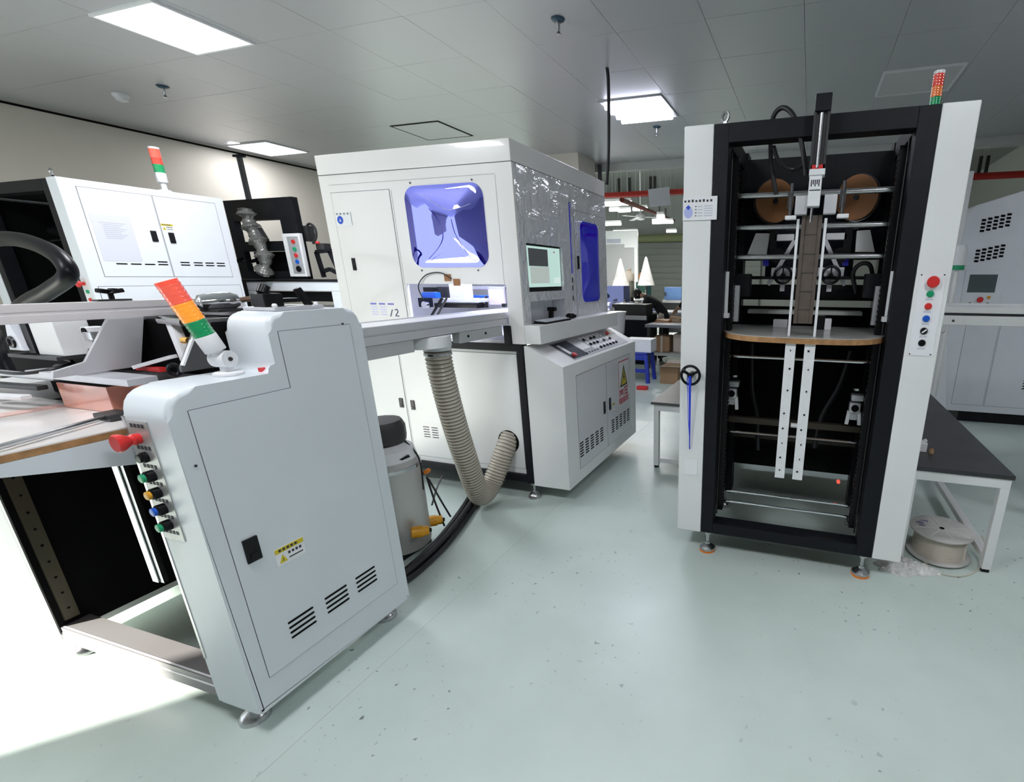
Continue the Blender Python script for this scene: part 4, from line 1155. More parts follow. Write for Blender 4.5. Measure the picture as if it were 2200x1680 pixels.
B().cyl((-2.06, 1.12, 1.39), (-2.03, 1.12, 1.39), 0.012, n=10).obj('brass_nut', mat('brass', (0.6, 0.35, 0.08), 0.3, metal=0.8), A)
for q in range(3):
    B().cyl((-2.05+0.02*q, 1.16, 1.29), (-2.05+0.02*q, 1.16, 1.33), 0.008, n=8).obj('spring_pin', DGREY, A)
B().box(-2.648, -2.50, 1.0, 1.09, 1.33, 1.458, 0.004).obj('feed_block', WHITE, A)
B().box(-2.69, -2.652, 0.995, 1.08, 1.335, 1.458).obj('feed_spacer', BLACK, A)
fb_ = B().prism([(-2.775, 1.345), (-2.685, 1.345), (-2.72, 1.455), (-2.735, 1.455)], 'y', 0.98, 1.05, 0.003).obj('feed_block', COOLW, A)
B().torus((-2.735, 0.978, 1.375), (0, -1, 0), 0.016, 0.006, 18, 6).obj('block_bushing', BLACKG, fb_)
B().box(-2.80, -2.50, 0.98, 1.09, 1.318, 1.33).obj('feed_shelf', DGREY, A)
b = B().tube([(-2.85, 0.93, 1.30), (-2.70, 0.90, 1.285), (-2.58, 0.92, 1.28), (-2.52, 0.97, 1.29), (-2.56, 1.04, 1.30), (-2.7, 1.06, 1.31)], 0.006, 8, smooth=6)
b.obj('air_tube', RUBB, A)
for q in range(3):
    B().bar((-2.86, 0.86+0.05*q, 1.20+0.03*q), (-2.56, 0.90+0.045*q, 1.20+0.025*q), 0.03, 0.016, bv=0.003).obj('sheet_guide', (ALUW, DGREY, ALU)[q], A)
# beacon with swivel bracket on the low shoulder
B().lathe([(0.042, 0), (0.042, 0.008), (0.03, 0.012)], (-1.845, 1.10, 1.286)).obj('bracket_base', ALUW, A)
B().cyl((-1.845, 1.10, 1.295), (-1.845, 1.10, 1.325), 0.019, n=14).obj('bracket_post', ALUW, A)
B().cyl((-1.872, 1.09, 1.34), (-1.818, 1.10, 1.34), 0.028, n=20).obj('swivel_joint', ALUW, A)
B().cyl((-1.818, 1.10, 1.34), (-1.815, 1.10, 1.34), 0.007, n=8).obj('swivel_bolt', DGREY, A)
ax = Vector((-0.12, -0.30, 1.0)).normalized()
beacon(A, Vector((-1.845, 1.09, 1.345)), ax, 0.030, [('beacon_body', ALUW, 0.055), ('green_lens', LGRN, 0.05), ('amber_lens', LORGL, 0.058), ('red_lens', LREDL, 0.058), ('beacon_cap', LREDL, 0.012)], stem=0.024, foot_r=0.024)
B().box(-1.80, -1.785, 1.165, 1.18, 1.286, 1.30).obj('red_fuse_cap', RED, A)
# slide unit on the tall shoulder
B().box(-1.94, -1.78, 1.255, 1.44, 1.486, 1.498, 0.002).obj('slide_base', ALU, A)
b = B().box(-1.90, -1.83, 1.26, 1.33, 1.498, 1.545, 0.006).box(-1.90, -1.84, 1.33, 1.40, 1.51, 1.525)
b.obj('slide_carriage', BLACKG, A)
B().bar((-1.84, 1.43, 1.495), (-1.85, 1.40, 1.56), 0.025, 0.02, (0, 1, 0), 0.003).obj('clamp_lever', BLACKG, A)
B().cyl((-1.87, 1.285, 1.545), (-1.87, 1.30, 1.57), 0.018, n=12).obj('clamp_knob', BLACKG, A)
for y in (1.27, 1.425): B().ball((-1.80, y, 1.503), 0.009).obj('slide_stud', ALUW, A)
# heater head with cable, on the gantry plate
t = thing('glue_applicator', 'chrome barrel glue applicator with brown braided cable behind the signal tower', 'applicator', (-2.1, 1.3, 1.476))
B().lathe([(0.012, -0.07), (0.028, -0.06), (0.034, -0.02), (0.034, 0.03), (0.022, 0.055), (0.012, 0.06)], (-2.12, 1.30, 1.512), (0.3, 1, 0.05)).obj('barrel', CHROME, t)
B().box(-2.16, -2.06, 1.25, 1.37, 1.4757, 1.486).obj('applicator_base', DGREY, t)
B().tube([(-2.10, 1.36, 1.515), (-2.05, 1.42, 1.525), (-1.99, 1.42, 1.51), (-1.94, 1.36, 1.50), (-1.90, 1.29, 1.50)], 0.010, 8, smooth=6).obj('braided_cable', mat('brown_braid', (0.12, 0.06, 0.03), 0.5, noise=0.5, nscale=120), t)
# dark knob on the rail
t = thing('star_knob', 'black star knob standing on the aluminium rail at left', 'knob', (-2.32, 1.0, 1.52))
q = P(240, 640, x=-2.32)
B().cyl((-2.32, q.y, 1.5203), (-2.32, q.y, 1.545), 0.008, n=10).obj('knob_stem', BLACKG, t)
b = B()
for k in range(5):
    a = 2*math.pi*k/5
    b.bar((-2.32, q.y, 1.55), (-2.32+0.035*math.cos(a), q.y+0.035*math.sin(a), 1.556), 0.018, 0.014, bv=0.003)
b.obj('knob_arms', BLACKG, t)
B().box(-2.338, -2.302, q.y-0.045, q.y+0.045, 1.5201, 1.526).obj('knob_plate', DGREY, t)

# big suction hose at far left
t = thing('suction_hose', 'thick black rubber hose arching at the left edge of the photo', 'hose', (-4.2, 1.7, 0))
hp = [P(-90, 560, y=1.7), P(-40, 522, y=1.7), P(24, 513, y=1.7), P(85, 528, y=1.68), P(130, 556, y=1.66), P(146, 592, y=1.64), P(105, 625, y=1.62), P(40, 668, y=1.6), P(0, 760, y=1.6), Vector((-4.4, 1.6, 0.6)), Vector((-4.35, 1.6, 0.05))]
B().tube(hp, 0.040, 14, smooth=8).obj('hose_wall', mat('glossy_black_rubber', (0.005, 0.005, 0.007), 0.35, spec=0.18), t)
B().lathe([(0.055, 0), (0.055, 0.06)], (-4.35, 1.6, 0.0)).obj('hose_socket', DGREY, t)

# ================================================================== dust tank with motor behind the grey machine
t = thing('dust_collector', 'grey steel drum with dark motor on top behind the grey housing', 'dust collector', (-2.25, 2.02, 0))
tc = Vector((-2.26, 2.03, 0))
B().lathe([(0.17, 0.04), (0.175, 0.06), (0.175, 0.55), (0.16, 0.60)], tc, n=40).obj('drum', mat('drum_grey', (0.50, 0.50, 0.48), 0.3, metal=0.3), t)
B().lathe([(0.178, 0.545), (0.178, 0.565)], tc, n=40).obj('drum_band', STEEL, t)
B().lathe([(0.165, 0.60), (0.15, 0.66), (0.11, 0.69)], tc, n=36).obj('drum_lid', ALUW, t)
b = B().lathe([(0.075, 0.69), (0.12, 0.70), (0.125, 0.73), (0.125, 0.79), (0.11, 0.825), (0.05, 0.83)], tc, n=14)
mo_ = b.obj('motor', DGREY, t)
b = B()
for k in range(12):
    a = 2*math.pi*k/12
    b.bar(tc+Vector((0.06*math.cos(a), 0.06*math.sin(a), 0.69)), tc+Vector((0.06*math.cos(a), 0.06*math.sin(a), 0.655)), 0.012, 0.012)
b.obj('motor_fins', BLACKG, mo_)
B().bar(tc+Vector((0.10, -0.12, 0.60)), tc+Vector((0.17, 0.0, 0.63)), 0.018, 0.012).obj('lid_clamp', BLACKG, t)
B().box(tc.x-0.12, tc.x+0.12, tc.y-0.12, tc.y+0.12, 0.0, 0.04, 0.005).obj('drum_base', BLACK, t)
B().tube([tc+Vector((0.10, 0.05, 0.70)), tc+Vector((0.15, 0.07, 0.62)), tc+Vector((0.182, 0.06, 0.55)), tc+Vector((0.185, 0.05, 0.4))], 0.005, 6, smooth=5).obj('motor_cable', RUBB, t)
# cables on the floor
cs = [(Vector((-2.0, 1.66, 0.03)), Vector((-1.99, 1.83, 0.03)), Vector((-2.06, 2.2, 0.03)), Vector((-2.28, 2.78, 0.03)), Vector((-2.5, 3.1, 0.03)))]
cb = thing('cable_bundle', 'thick black cable bundle lying on floor beneath the conveyor', 'cable', (-2.05, 2.2, 0))
for k, (dx, dz) in enumerate(((0, 0), (0.036, -0.008), (-0.036, -0.004), (0.016, 0.026))):
    B().tube([p+Vector((dx, dx*0.4, dz)) for p in cs[0]], 0.017, 8, smooth=6).obj('cable', RUBB, cb)
cb2 = thing('loose_cable', 'thin black cables drooping beside the grey drum', 'cable', (-2.2, 2.4, 0))
for a, c, d_ in ((P(917, 1025, x=-2.08), P(935, 1080, x=-2.15), P(955, 1130, z=0.06)), (P(921, 1030, x=-2.08), P(950, 1080, x=-2.18), P(968, 1110, z=0.05)), (P(950, 1022, x=-2.3), P(938, 1050, x=-2.25), P(928, 1085, x=-2.2))):
    B().tube([a, c, d_], 0.006, 6, smooth=6).obj('cable', RUBB, cb2)
B().tube([P(985, 1112, z=0.008), P(1005, 1100, z=0.008), P(1030, 1082, z=0.008)], 0.006, 6, smooth=4).obj('cable', RUBB, cb2)
for (u, v), lab in (((907, 1141), 'yellow plug connector on the cable bundle, nearer the grey housing'), ((937, 1118), 'yellow plug connector on the cable bundle, nearer the ribbed hose')):
    q = P(u, v, z=0.19 if u < 920 else 0.12)
    t = thing('yellow_plug', lab, 'plug', q)
    B().lathe([(0.024, -0.06), (0.033, -0.055), (0.035, 0.0), (0.028, 0.01), (0.028, 0.035)], q, (0.6, 0.7, -0.1), 14).obj('plug_shell', YELL, t)
    B().cyl(q+Vector((0.6, 0.7, -0.1)).normalized()*0.035, q+Vector((0.6, 0.7, -0.1)).normalized()*0.05, 0.012, n=10).obj('plug_gland', BLACKG, t)
q = P(918, 1012, x=-2.09)
t = thing('orange_valve', 'small orange valve at the right edge of the grey drum', 'valve', q)
B().lathe([(0.012, -0.02), (0.014, 0.01), (0.008, 0.02)], q, (0.8, 0.2, 0.5), 10).obj('valve_cap', ORNG, t)
B().cyl(q-Vector((0.8, 0.2, 0.5)).normalized()*0.04, q, 0.008, n=8).obj('valve_stem', DGREY, t)
t = thing('junction_box', 'small pale grey junction box low behind the grey housing', 'box', (-2.12, 1.78, 0))
B().box(-2.155, -2.09, 1.74, 1.84, 0.065, 0.185, 0.006).obj('box_body', COOLW, t)
B().box(-2.15, -2.095, 1.745, 1.835, 0.185, 0.192).obj('box_lid', ALUW, t)
B().box(-2.14, -2.11, 1.76, 1.82, 0.0, 0.065).obj('box_stand', DGREY, t)

# ================================================================== SECOND LINE: white door machine at far left
W_ = thing('rear_pasting_machine', 'white two door machine with black open front beside the cream wall', 'machine', (-5.6, 2.9, 0))
WX, WY0, WY1 = -5.27, 2.385, 3.465
B().box(-5.39, WX, WY0, WY1, 0.12, 2.295, 0.006).obj('side_column', COOLW, W_)
FW = FX(WX)
d = seam_door(W_, FW, 2.478, 2.927, 1.60, 2.245, COOLW)
latch(d, FW, 2.868, 1.925, 0.04, 0.085)
pp = B().rect(FW, 2.503, 2.742, 1.722, 2.062, 0.0022, 0.004).obj('document_sheet', PAPERB, d, 'pale sheet of printed text taped to the door')
b = B()
for k in range(9): b.rect(FW, 2.56 if k else 2.545, 2.70-0.02*(k % 3), 2.0-0.014*k, 2.004-0.014*k, 0.004, 0.0046)
b.obj('sheet_print', INKG, d)
for k, a in enumerate((2.57, 2.66, 2.75, 2.84)):
    slots(d, FW, a, a+0.07, [1.70] if k < 3 else [1.70, 1.722], 0.010)
d = seam_door(W_, FW, 2.931, 3.393, 1.60, 2.245, COOLW)
latch(d, FW, 2.990, 1.92, 0.04, 0.085)
warn_label(d, FW, 2.935, 3.02, 1.975, 2.03)
for a in (3.00, 3.10, 3.19, 3.28):
    slots(d, FW, a, a+0.07, [1.70, 1.722], 0.010)
seam_door(W_, FW, 2.42, 3.44, 0.3, 1.53, COOLW)
# narrow front with buttons
FWF = FY(WY0)
st = B().rect(FWF, -5.375, -5.29, 1.30, 1.59, 0, 0.003).obj('button_plate', ALUW, W_)
B().lathe([(0.013, 0.003), (0.013, 0.03), (0.026, 0.033), (0.026, 0.045)], FWF(-5.34, 1.55), FWF.n, 14).obj('emergency_stop', RED, st)
for z, mt, nm in ((1.49, GREEN, 'green_button'), (1.43, RED, 'red_button'), (1.37, BLUE, 'blue_button')):
    B().lathe([(0.014, 0.003), (0.014, 0.012)], FWF(-5.325, z), FWF.n, 12).obj(nm, mt, st)
# black open frame
for x0, x1 in ((-5.47, -5.392), (-6.45, -6.37)):
    B().box(x0, x1, WY0+0.005, WY0+0.1, 0.12, 2.29, 0.003).obj('frame_post', BLACK, W_)
B().box(-6.37, -5.47, WY0+0.005, WY0+0.1, 2.21, 2.29, 0.003).obj('frame_beam', BLACK, W_)
B().box(-6.57, -6.451, WY0, WY1, 0.12, 2.295, 0.006).obj('side_column', COOLW, W_)
B().box(-6.44, -5.40, WY0+0.55, WY0+0.6, 0.2, 2.2).obj('back_panel', DARK, W_)
B().box(-6.45, -6.43, WY0+0.1, WY1, 0.2, 2.2).obj('inner_panel', DARK, W_)
B().box(-6.43, -5.41, WY0+0.1, WY0+0.55, 2.22, 2.28).obj('top_panel', DARK, W_)
B().box(-5.41, -5.392, WY0+0.1, WY1, 0.2, 2.2).obj('inner_panel', DARK, W_)
B().box(-6.37, -5.47, WY0+0.1, WY0+0.55, 0.16, 0.2).obj('base_pan', DARK, W_)
for k in range(2):
    B().box(-5.95, -5.52, WY0+0.30+0.05*k, WY0+0.33+0.05*k, 2.06+0.05*k, 2.09+0.05*k, 0.003).obj('white_bar', COOLW, W_)
b = B().bar((-5.80, WY0+0.25, 2.1), (-5.62, WY0+0.25, 1.45), 0.035, 0.03, (0, 1, 0))
b.obj('slanted_rail', ALU, W_)
B().cyl((-5.62, WY0+0.3, 1.1), (-5.62, WY0+0.3, 1.95), 0.012, n=8).obj('guide_shaft', STEEL, W_)
B().cyl((-6.3, WY0+0.3, 1.90), (-5.48, WY0+0.3, 1.90), 0.010, n=8).obj('guide_rod', STEEL, W_)
B().cyl((-6.3, WY0+0.35, 1.98), (-5.5, WY0+0.35, 1.98), 0.05, n=14).obj('feed_motor', BLACKG, W_)
b = B().torus((-5.43, WY0+0.06, 2.335), (0.3, 1, 0), 0.025, 0.008, 18, 6).cyl((-5.43, WY0+0.06, 2.29), (-5.43, WY0+0.06, 2.312), 0.01, n=8)
b.obj('eye_bolt', STEEL, W_)
beacon(W_, (-5.33, 3.07, 2.295), (0, 0, 1), 0.036, [('beacon_body', ALUW, 0.075), ('green_lens', LGRN, 0.062), ('red_lens', LRED, 0.05), ('red_lens', LREDL, 0.067), ('beacon_cap', ALUW, 0.015)], stem=0.07)
for x, y in ((-5.33, WY0+0.06), (-5.33, WY1-0.06), (-6.5, WY0+0.06), (-6.5, WY1-0.06)): foot(W_, x, y, 0.12, 0.05)

# ================================================================== black arched machine behind it
K = thing('press_machine', 'black arched press with grey button box beside the white door machine', 'machine', (-5.4, 4.0, 0))
YK = 3.9
FK = FY(YK)
b = B().wall(FK, -5.93, -4.965, 1.58, 2.36, 0.06, [(-5.83, -5.18, 1.955, 2.16), (-5.80, -5.20, 1.66, 1.86)])
b.obj('press_arch', BLACK, K)
B().box(-5.83, -5.18, YK+0.03, YK+0.12, 1.87, 1.95, 0.004).obj('press_slide', COOLW, K)
B().box(-5.80, -5.20, YK+0.10, YK+0.14, 1.60, 1.86).obj('press_cavity', DARK, K)
t_ = B().box(-5.15, -4.915, YK-0.04, YK-0.001, 1.605, 2.02, 0.006).obj('button_box', ALUW, K)
FKB = FY(YK-0.04)
B().rect(FKB, -5.085, -4.935, 1.635, 1.99, 0, 0.003).obj('button_plate', ALU, t_)
for z, mt, nm in ((1.94, RED, 'red_button'), (1.87, GREEN, 'green_button'), (1.81, RED, 'red_button'), (1.75, BLUE, 'blue_button')):
    B().lathe([(0.02, 0.003), (0.02, 0.015)], FKB(-5.0, z), FKB.n, 12).obj(nm, mt, t_)
B().lathe([(0.03, 0.003), (0.03, 0.015)], FKB(-5.0, 1.68), FKB.n, 14).obj('dial', BLACKG, t_)
for x in (-5.61, -5.57):
    B().cyl((x, YK+0.03, 2.36), (x, YK+0.03, 2.76), 0.014, n=8).obj('support_pole', DGREY, K)
B().box(-5.64, -5.54, YK+0.0, YK+0.06, 2.75, 2.77).obj('pole_cap', BLACKG, K)
# plastic wrapped arm hanging in the arch
b = B().tube([P(u, v, y=YK-0.10) for u, v in ((527, 447), (533, 470), (545, 500), (560, 530), (570, 560), (566, 588))], 0.055, 10, smooth=6, rf=lambda i, n: 0.035+0.045*abs(math.sin(i*0.5))+0.014*math.sin(i*2.1))
b.obj('wrapped_arm', mat('crinkled_clear_wrap', (0.25, 0.245, 0.24), 0.12, metal=0.5, bump=0.8, bscale=25), K, 'arm wrapped in crinkled clear plastic', ang=60)
B().cyl((-5.46, YK-0.06, 2.06), (-5.40, YK-0.06, 1.95), 0.06, n=14).obj('arm_motor', DGREY, K)
for a in (-5.86, -5.62):
    B().bar((a, YK-0.08, 1.75), (a+0.14, YK-0.08, 1.78), 0.03, 0.02, (0, 1, 0)).obj('steel_bracket', CHROME, K)
B().bar((-5.48, YK-0.12, 1.66), (-5.36, YK-0.12, 1.68), 0.035, 0.02, (0, 1, 0)).obj('steel_bracket', CHROME, K)
# table under it
B().box(-5.80, -4.45, YK-0.06, YK+0.5, 1.555, 1.579, 0.003).obj('table_plate', BLACK, K)
B().box(-5.80, -4.45, YK-0.05, YK, 1.465, 1.553, 0.003).obj('table_beam', COOLW, K)
B().box(-5.80, -5.66, YK-0.05, YK, 0.1, 1.463, 0.003).obj('table_leg', COOLW, K)
B().box(-4.62, -4.48, YK-0.05, YK, 0.1, 1.463, 0.003).obj('table_leg', COOLW, K)
B().box(-5.92, -5.82, YK-0.02, YK+0.2, 0.0, 1.579, 0.003).obj('press_column', BLACK, K)
B().box(-5.65, -4.63, YK-0.02, YK+0.03, 1.36, 1.455).obj('lower_channel', DARK, K)
B().box(-5.65, -4.63, YK+0.0, YK+0.5, 0.1, 1.3).obj('lower_cabinet', COOLW, K)
# black triangular frame with small gearbox on the table
for pts in ([(-4.86, YK+0.1, 1.60), (-4.90, YK+0.1, 1.85), (-4.70, YK+0.1, 1.86), (-4.55, YK+0.1, 1.62)], [(-4.72, YK+0.1, 1.85), (-4.62, YK+0.1, 1.60)], [(-4.86, YK+0.1, 1.66), (-4.76, YK+0.1, 1.68), (-4.62, YK+0.1, 1.62)]):
    bb = B()
    for p_, q_ in zip(pts, pts[1:]): bb.bar(p_, q_, 0.035, 0.03, (0, 1, 0))
    bb.obj('bracing_frame', BLACK, K)
B().box(-4.87, -4.76, YK+0.08, YK+0.16, 1.87, 1.93, 0.004).obj('gauge_box', DGREY, K)
B().cyl((-4.83, YK+0.075, 1.925), (-4.83, YK+0.08, 1.945), 0.02, n=10).obj('red_gauge', RED, K)
B().tube([(-4.98, YK+0.1, 2.08), (-4.92, YK+0.1, 2.12), (-4.86, YK+0.1, 2.08), (-4.86, YK+0.1, 2.0), (-4.92, YK+0.1, 1.93)], 0.012, 8, smooth=5).obj('air_hose', DGREY, K)
B().box(-4.99, -4.92, YK+0.06, YK+0.14, 1.95, 2.10, 0.006).obj('air_regulator', DGREY, K)

# ================================================================== RIGHT: low table, spool, cloth, conveyor, far machine
T = thing('low_table', 'low white framed table topped with black rubber mat beside tall black machine', 'table', (0.9, 3.4, 0))
tx0, tx1, ty0, ty1, tz = 0.62, 1.135, 2.80, 5.2, 0.60
B().box(tx0, tx1, ty0, ty1, tz-0.025, tz, 0.004).obj('table_top', MATB, T)
B().box(tx0+0.01, tx1-0.01, ty0+0.01, ty0+0.05, tz-0.08, tz-0.025, 0.002).obj('apron', WHITE, T)
B().box(tx0+0.01, tx1-0.01, ty1-0.05, ty1-0.01, tz-0.08, tz-0.025, 0.002).obj('apron', WHITE, T)
for x in (tx0+0.01, tx1-0.055):
    B().box(x, x+0.045, ty0+0.05, ty1-0.05, tz-0.08, tz-0.025, 0.002).obj('apron', WHITE, T)
    for y in (ty0+0.01, ty1-0.055):
        lg = B().box(x, x+0.045, y, y+0.045, 0.02, tz-0.08, 0.002).obj('leg', WHITE, T)
        B().box(x+0.004, x+0.041, y+0.004, y+0.041, 0, 0.02).obj('leg_pad', BLACKG, lg)
    B().box(x, x+0.045, ty0+0.06, ty1-0.06, 0.06, 0.10, 0.002).obj('stretcher', WHITE, T)
SP = thing('cable_spool', 'grey flanged spool wound with translucent filament under the low table', 'spool', (0.885, 2.98, 0.0))
sx, sy = 0.885, 2.945
B().lathe([(0.165, 0.010), (0.17, 0.013), (0.17, 0.020), (0.165, 0.022)], (sx, sy, 0.0), n=40).obj('spool_flange', SPOOLF, SP)
B().lathe([(0.05, 0.0), (0.05, 0.012)], (sx, sy, 0), n=20).obj('spool_hub', SPOOLF, SP)
b = B()
prof = [(0.125, 0.022)]
for k in range(16): prof += [(0.142, 0.024+0.0085*k), (0.139, 0.0285+0.0085*k)]
prof += [(0.125, 0.162)]
b.lathe(prof, (sx, sy, 0), n=40); b.obj('filament', SPOOLW, SP)
fl = B().lathe([(0.165, 0.162), (0.17, 0.165), (0.17, 0.173), (0.165, 0.175)], (sx, sy, 0.0), n=40).obj('spool_flange', SPOOLF, SP)
b = B().lathe([(0.014, 0.175), (0.014, 0.177)], (sx, sy, 0), n=14)
b.obj('spool_bore', DARK, fl)
b = B()
for k in range(8):
    a = 2*math.pi*k/8+0.2
    b.bar((sx+0.04*math.cos(a), sy+0.04*math.sin(a), 0.1762), (sx+0.15*math.cos(a), sy+0.15*math.sin(a), 0.1762), 0.006, 0.003)
b.obj('flange_ribs', mat('rib_pale', (0.62, 0.61, 0.59), 0.5), fl)
b = B()
for dx, dy, w_ in ((-0.13, 0.03, 0.04), (-0.11, 0.06, 0.05), (-0.12, 0.0, 0.03)):
    b.box(sx+dx, sx+dx+w_, sy+dy, sy+dy+0.02, 0.175, 0.1763)
b.obj('flange_label', mat('violet_print', (0.18, 0.18, 0.30), 0.6), fl)
B().tube([P(2110, 1150, z=0.10), P(2118, 1185, z=0.05), P(2100, 1225, z=0.006), P(2060, 1238, z=0.006), P(2010, 1228, z=0.006), P(1985, 1205, z=0.02)], 0.004, 6, smooth=6).obj('loose_strand', SPOOLW, SP)
# cloth heap
b = B()
N1, N2 = 34, 22
cx, cy = 0.66, 2.70
grid = []
for j in range(N2):
    row = []
    for i in range(N1):
        a = 2*math.pi*i/N1
        rr = (j/(N2-1))
        R = 0.150*(1+0.22*math.sin(3*a+1)+0.10*math.sin(7*a))
        x, y = cx+rr*R*math.cos(a)*1.05, cy+rr*R*math.sin(a)*0.42
        h = max(0, 1-rr**2)*0.05+0.02*(1-rr)*math.sin(9*a+7*rr)+0.012*math.sin(23*rr+3*a)*(1-rr*0.6)+0.006
        row.append(b.bm.verts.new((x, y, max(0.003, h) if j < N2-1 else 0.001)))
    grid.append(row)
b.skin(grid, cap0=True, cap1=True)
o = b.obj('crumpled_rag', RAG, ang=70)
tag(o, 'crumpled white rag on the floor at foot of tall machine', 'rag')
# little white bracket and cork on the table
q = P(1988, 975, z=0.60)
t = thing('metal_bracket', 'small white metal bracket lying on the black table mat', 'bracket', (q.x, q.y+0.05, 0.6))
B().box(q.x-0.06, q.x+0.012, q.y+0.03, q.y+0.09, 0.6003, 0.655, 0.003).obj('bracket_block', ALUW, t)
B().bar((q.x-0.02, q.y+0.05, 0.655), (q.x+0.008, q.y+0.05, 0.672), 0.03, 0.01).obj('bracket_tab', ALUW, t)
t = thing('cork_piece', 'small tan cork piece beside white bracket on black mat', 'cork', (q.x+0.035, q.y, 0.6))
B().lathe([(0.012, 0), (0.014, 0.012), (0.011, 0.026)], (q.x+0.035, q.y+0.02, 0.6002), n=10).obj('cork_body', mat('cork_tan', (0.42, 0.27, 0.14), 0.8, noise=0.3, nscale=60), t)
B().lathe([(0.010, 0.026), (0.008, 0.03)], (q.x+0.035, q.y+0.02, 0.6), n=10).obj('cork_tip', KRAFT, t)
# white conveyor to the right
C2 = thing('white_conveyor', 'white double beam conveyor running off right behind the table', 'conveyor', (1.6, 3.7, 0))
B().box(0.66, 3.4, 3.56, 3.62, 1.387, 1.424, 0.004).obj('conveyor_beam', WHITE, C2)
B().box(0.66, 3.4, 3.57, 3.62, 1.372, 1.386).obj('beam_gap', DGREY, C2)
b2 = B().box(0.66, 3.4, 3.56, 3.62, 1.312, 1.371, 0.004).obj('conveyor_beam', WHITE, C2)
B().cyl((0.90, 3.558, 1.338), (0.90, 3.5605, 1.338), 0.008, n=8).obj('beam_bolt', DGREY, b2)
B().box(0.66, 3.4, 4.1, 4.16, 1.312, 1.424, 0.004).obj('conveyor_beam', WHITE, C2)
B().box(0.66, 3.4, 3.62, 4.10, 1.405, 1.415).obj('conveyor_belt', COOLW, C2)
for x in (1.9, 3.2):
    B().box(x, x+0.06, 3.57, 3.62, 0, 1.312).obj('conveyor_leg', WHITE, C2)
    B().box(x, x+0.06, 4.1, 4.15, 0, 1.312).obj('conveyor_leg', WHITE, C2)
b = B().torus((0.86, 3.6, 1.29), (1, 0.4, 0), 0.03, 0.006, 16, 6)
b.obj('cable_hook', ALUW, C2)
# far grey machine
H = thing('laminating_machine', 'pale grey machine with touch panel and perforated vents at right edge', 'machine', (2.4, 6.2, 0))
YH = 6.2
FH = FY(YH)
B().prism([(1.66, 0.12), (3.3, 0.12), (3.3, 2.85), (1.58, 2.32), (1.50, 2.20), (1.50, 1.25)], 'y', YH, YH+1.2, 0.01).obj('machine_body', COOLW, H)
B().box(1.80, 3.25, YH+0.03, YH+1.1, 0.0, 0.119).obj('plinth', BLACK, H)
for z0 in (1.76, 2.06):
    for c in range(5):
        b = B()
        for r in range(4): b.rect(FH, 1.66+0.055*c, 1.70+0.055*c, z0+0.035*r+0.012*c, z0+0.022+0.035*r+0.012*c, 0.001, 0.003)
        b.obj('vent_grille', DARK, H)
pnl = B().rect(FH, 1.60, 1.965, 1.27, 1.68, 0.0005, 0.01, 0.003).obj('touch_console', COOLW, H)
B().rect(FH, 1.645, 1.905, 1.45, 1.635, 0.010, 0.014).obj('touch_panel', HMI, pnl)
B().lathe([(0.022, 0.01), (0.022, 0.02), (0.03, 0.022), (0.03, 0.035)], FH(1.78, 1.375), FH.n, 14).obj('emergency_stop', RED, pnl)
for a, z, mt in ((1.86, 1.40, YELL), (1.69, 1.33, BLACKG), (1.86, 1.33, BLACKG)):
    B().lathe([(0.016, 0.01), (0.016, 0.022)], FH(a, z), FH.n, 10).obj('console_button', mt, pnl)
for a0, a1 in ((1.70, 2.02), (2.03, 2.62)):
    d = seam_door(H, FH, a0, a1, 0.2, 1.2, COOLW)
    if a0 > 2:
        for c in range(3):
            b = B()
            for r in range(4): b.bar(FH(2.36+0.09*c, 0.42+0.03*r, 0.003), FH(2.42+0.09*c, 0.45+0.03*r, 0.003), 0.012, 0.002, (0, 1, 0))
            b.obj('vent_grille', DARK, d)
B().rect(FH, 1.62, 1.90, 1.215, 1.25, 0.001, 0.006).obj('yellow_strip', SIGNY, H)
B().box(1.44, 1.499, YH+0.05, YH+0.9, 1.3, 1.8).obj('side_duct', mat('lilac_grey', (0.36, 0.36, 0.44), 0.5), H)  # plain lilac grey, darker than the body
# white duct column and green-labelled canister
t = thing('filter_canister', 'white filter canister with green label left of the touch panel', 'canister', (1.33, 5.8, 0))
q = P(2058, 570, y=5.8)
B().lathe([(0.055, 0), (0.06, 0.03), (0.06, 0.20), (0.045, 0.24)], (q.x, 5.8, q.z-0.05), n=20).obj('canister_body', ALUW, t)
B().lathe([(0.061, 0), (0.061, 0.045)], (q.x, 5.8, q.z-0.045), n=20).obj('green_label', GREEN, t)
B().cyl((q.x, 5.8, 0), (q.x, 5.8, q.z-0.05), 0.02, n=10).obj('canister_post', WHITE, t)
B().box(q.x-0.08, q.x+0.08, 5.72, 5.88, 0, 0.02).obj('post_base', DGREY, t)
o = B().box(1.34, 1.47, 6.02, 6.12, 0, 2.62, 0.01).obj('air_duct', ALUW)
tag(o, 'upright boxy white duct left of the pale grey machine', 'duct')
B().box(1.33, 1.48, 6.01, 6.13, 1.70, 1.73).obj('duct_flange', ALU, o)

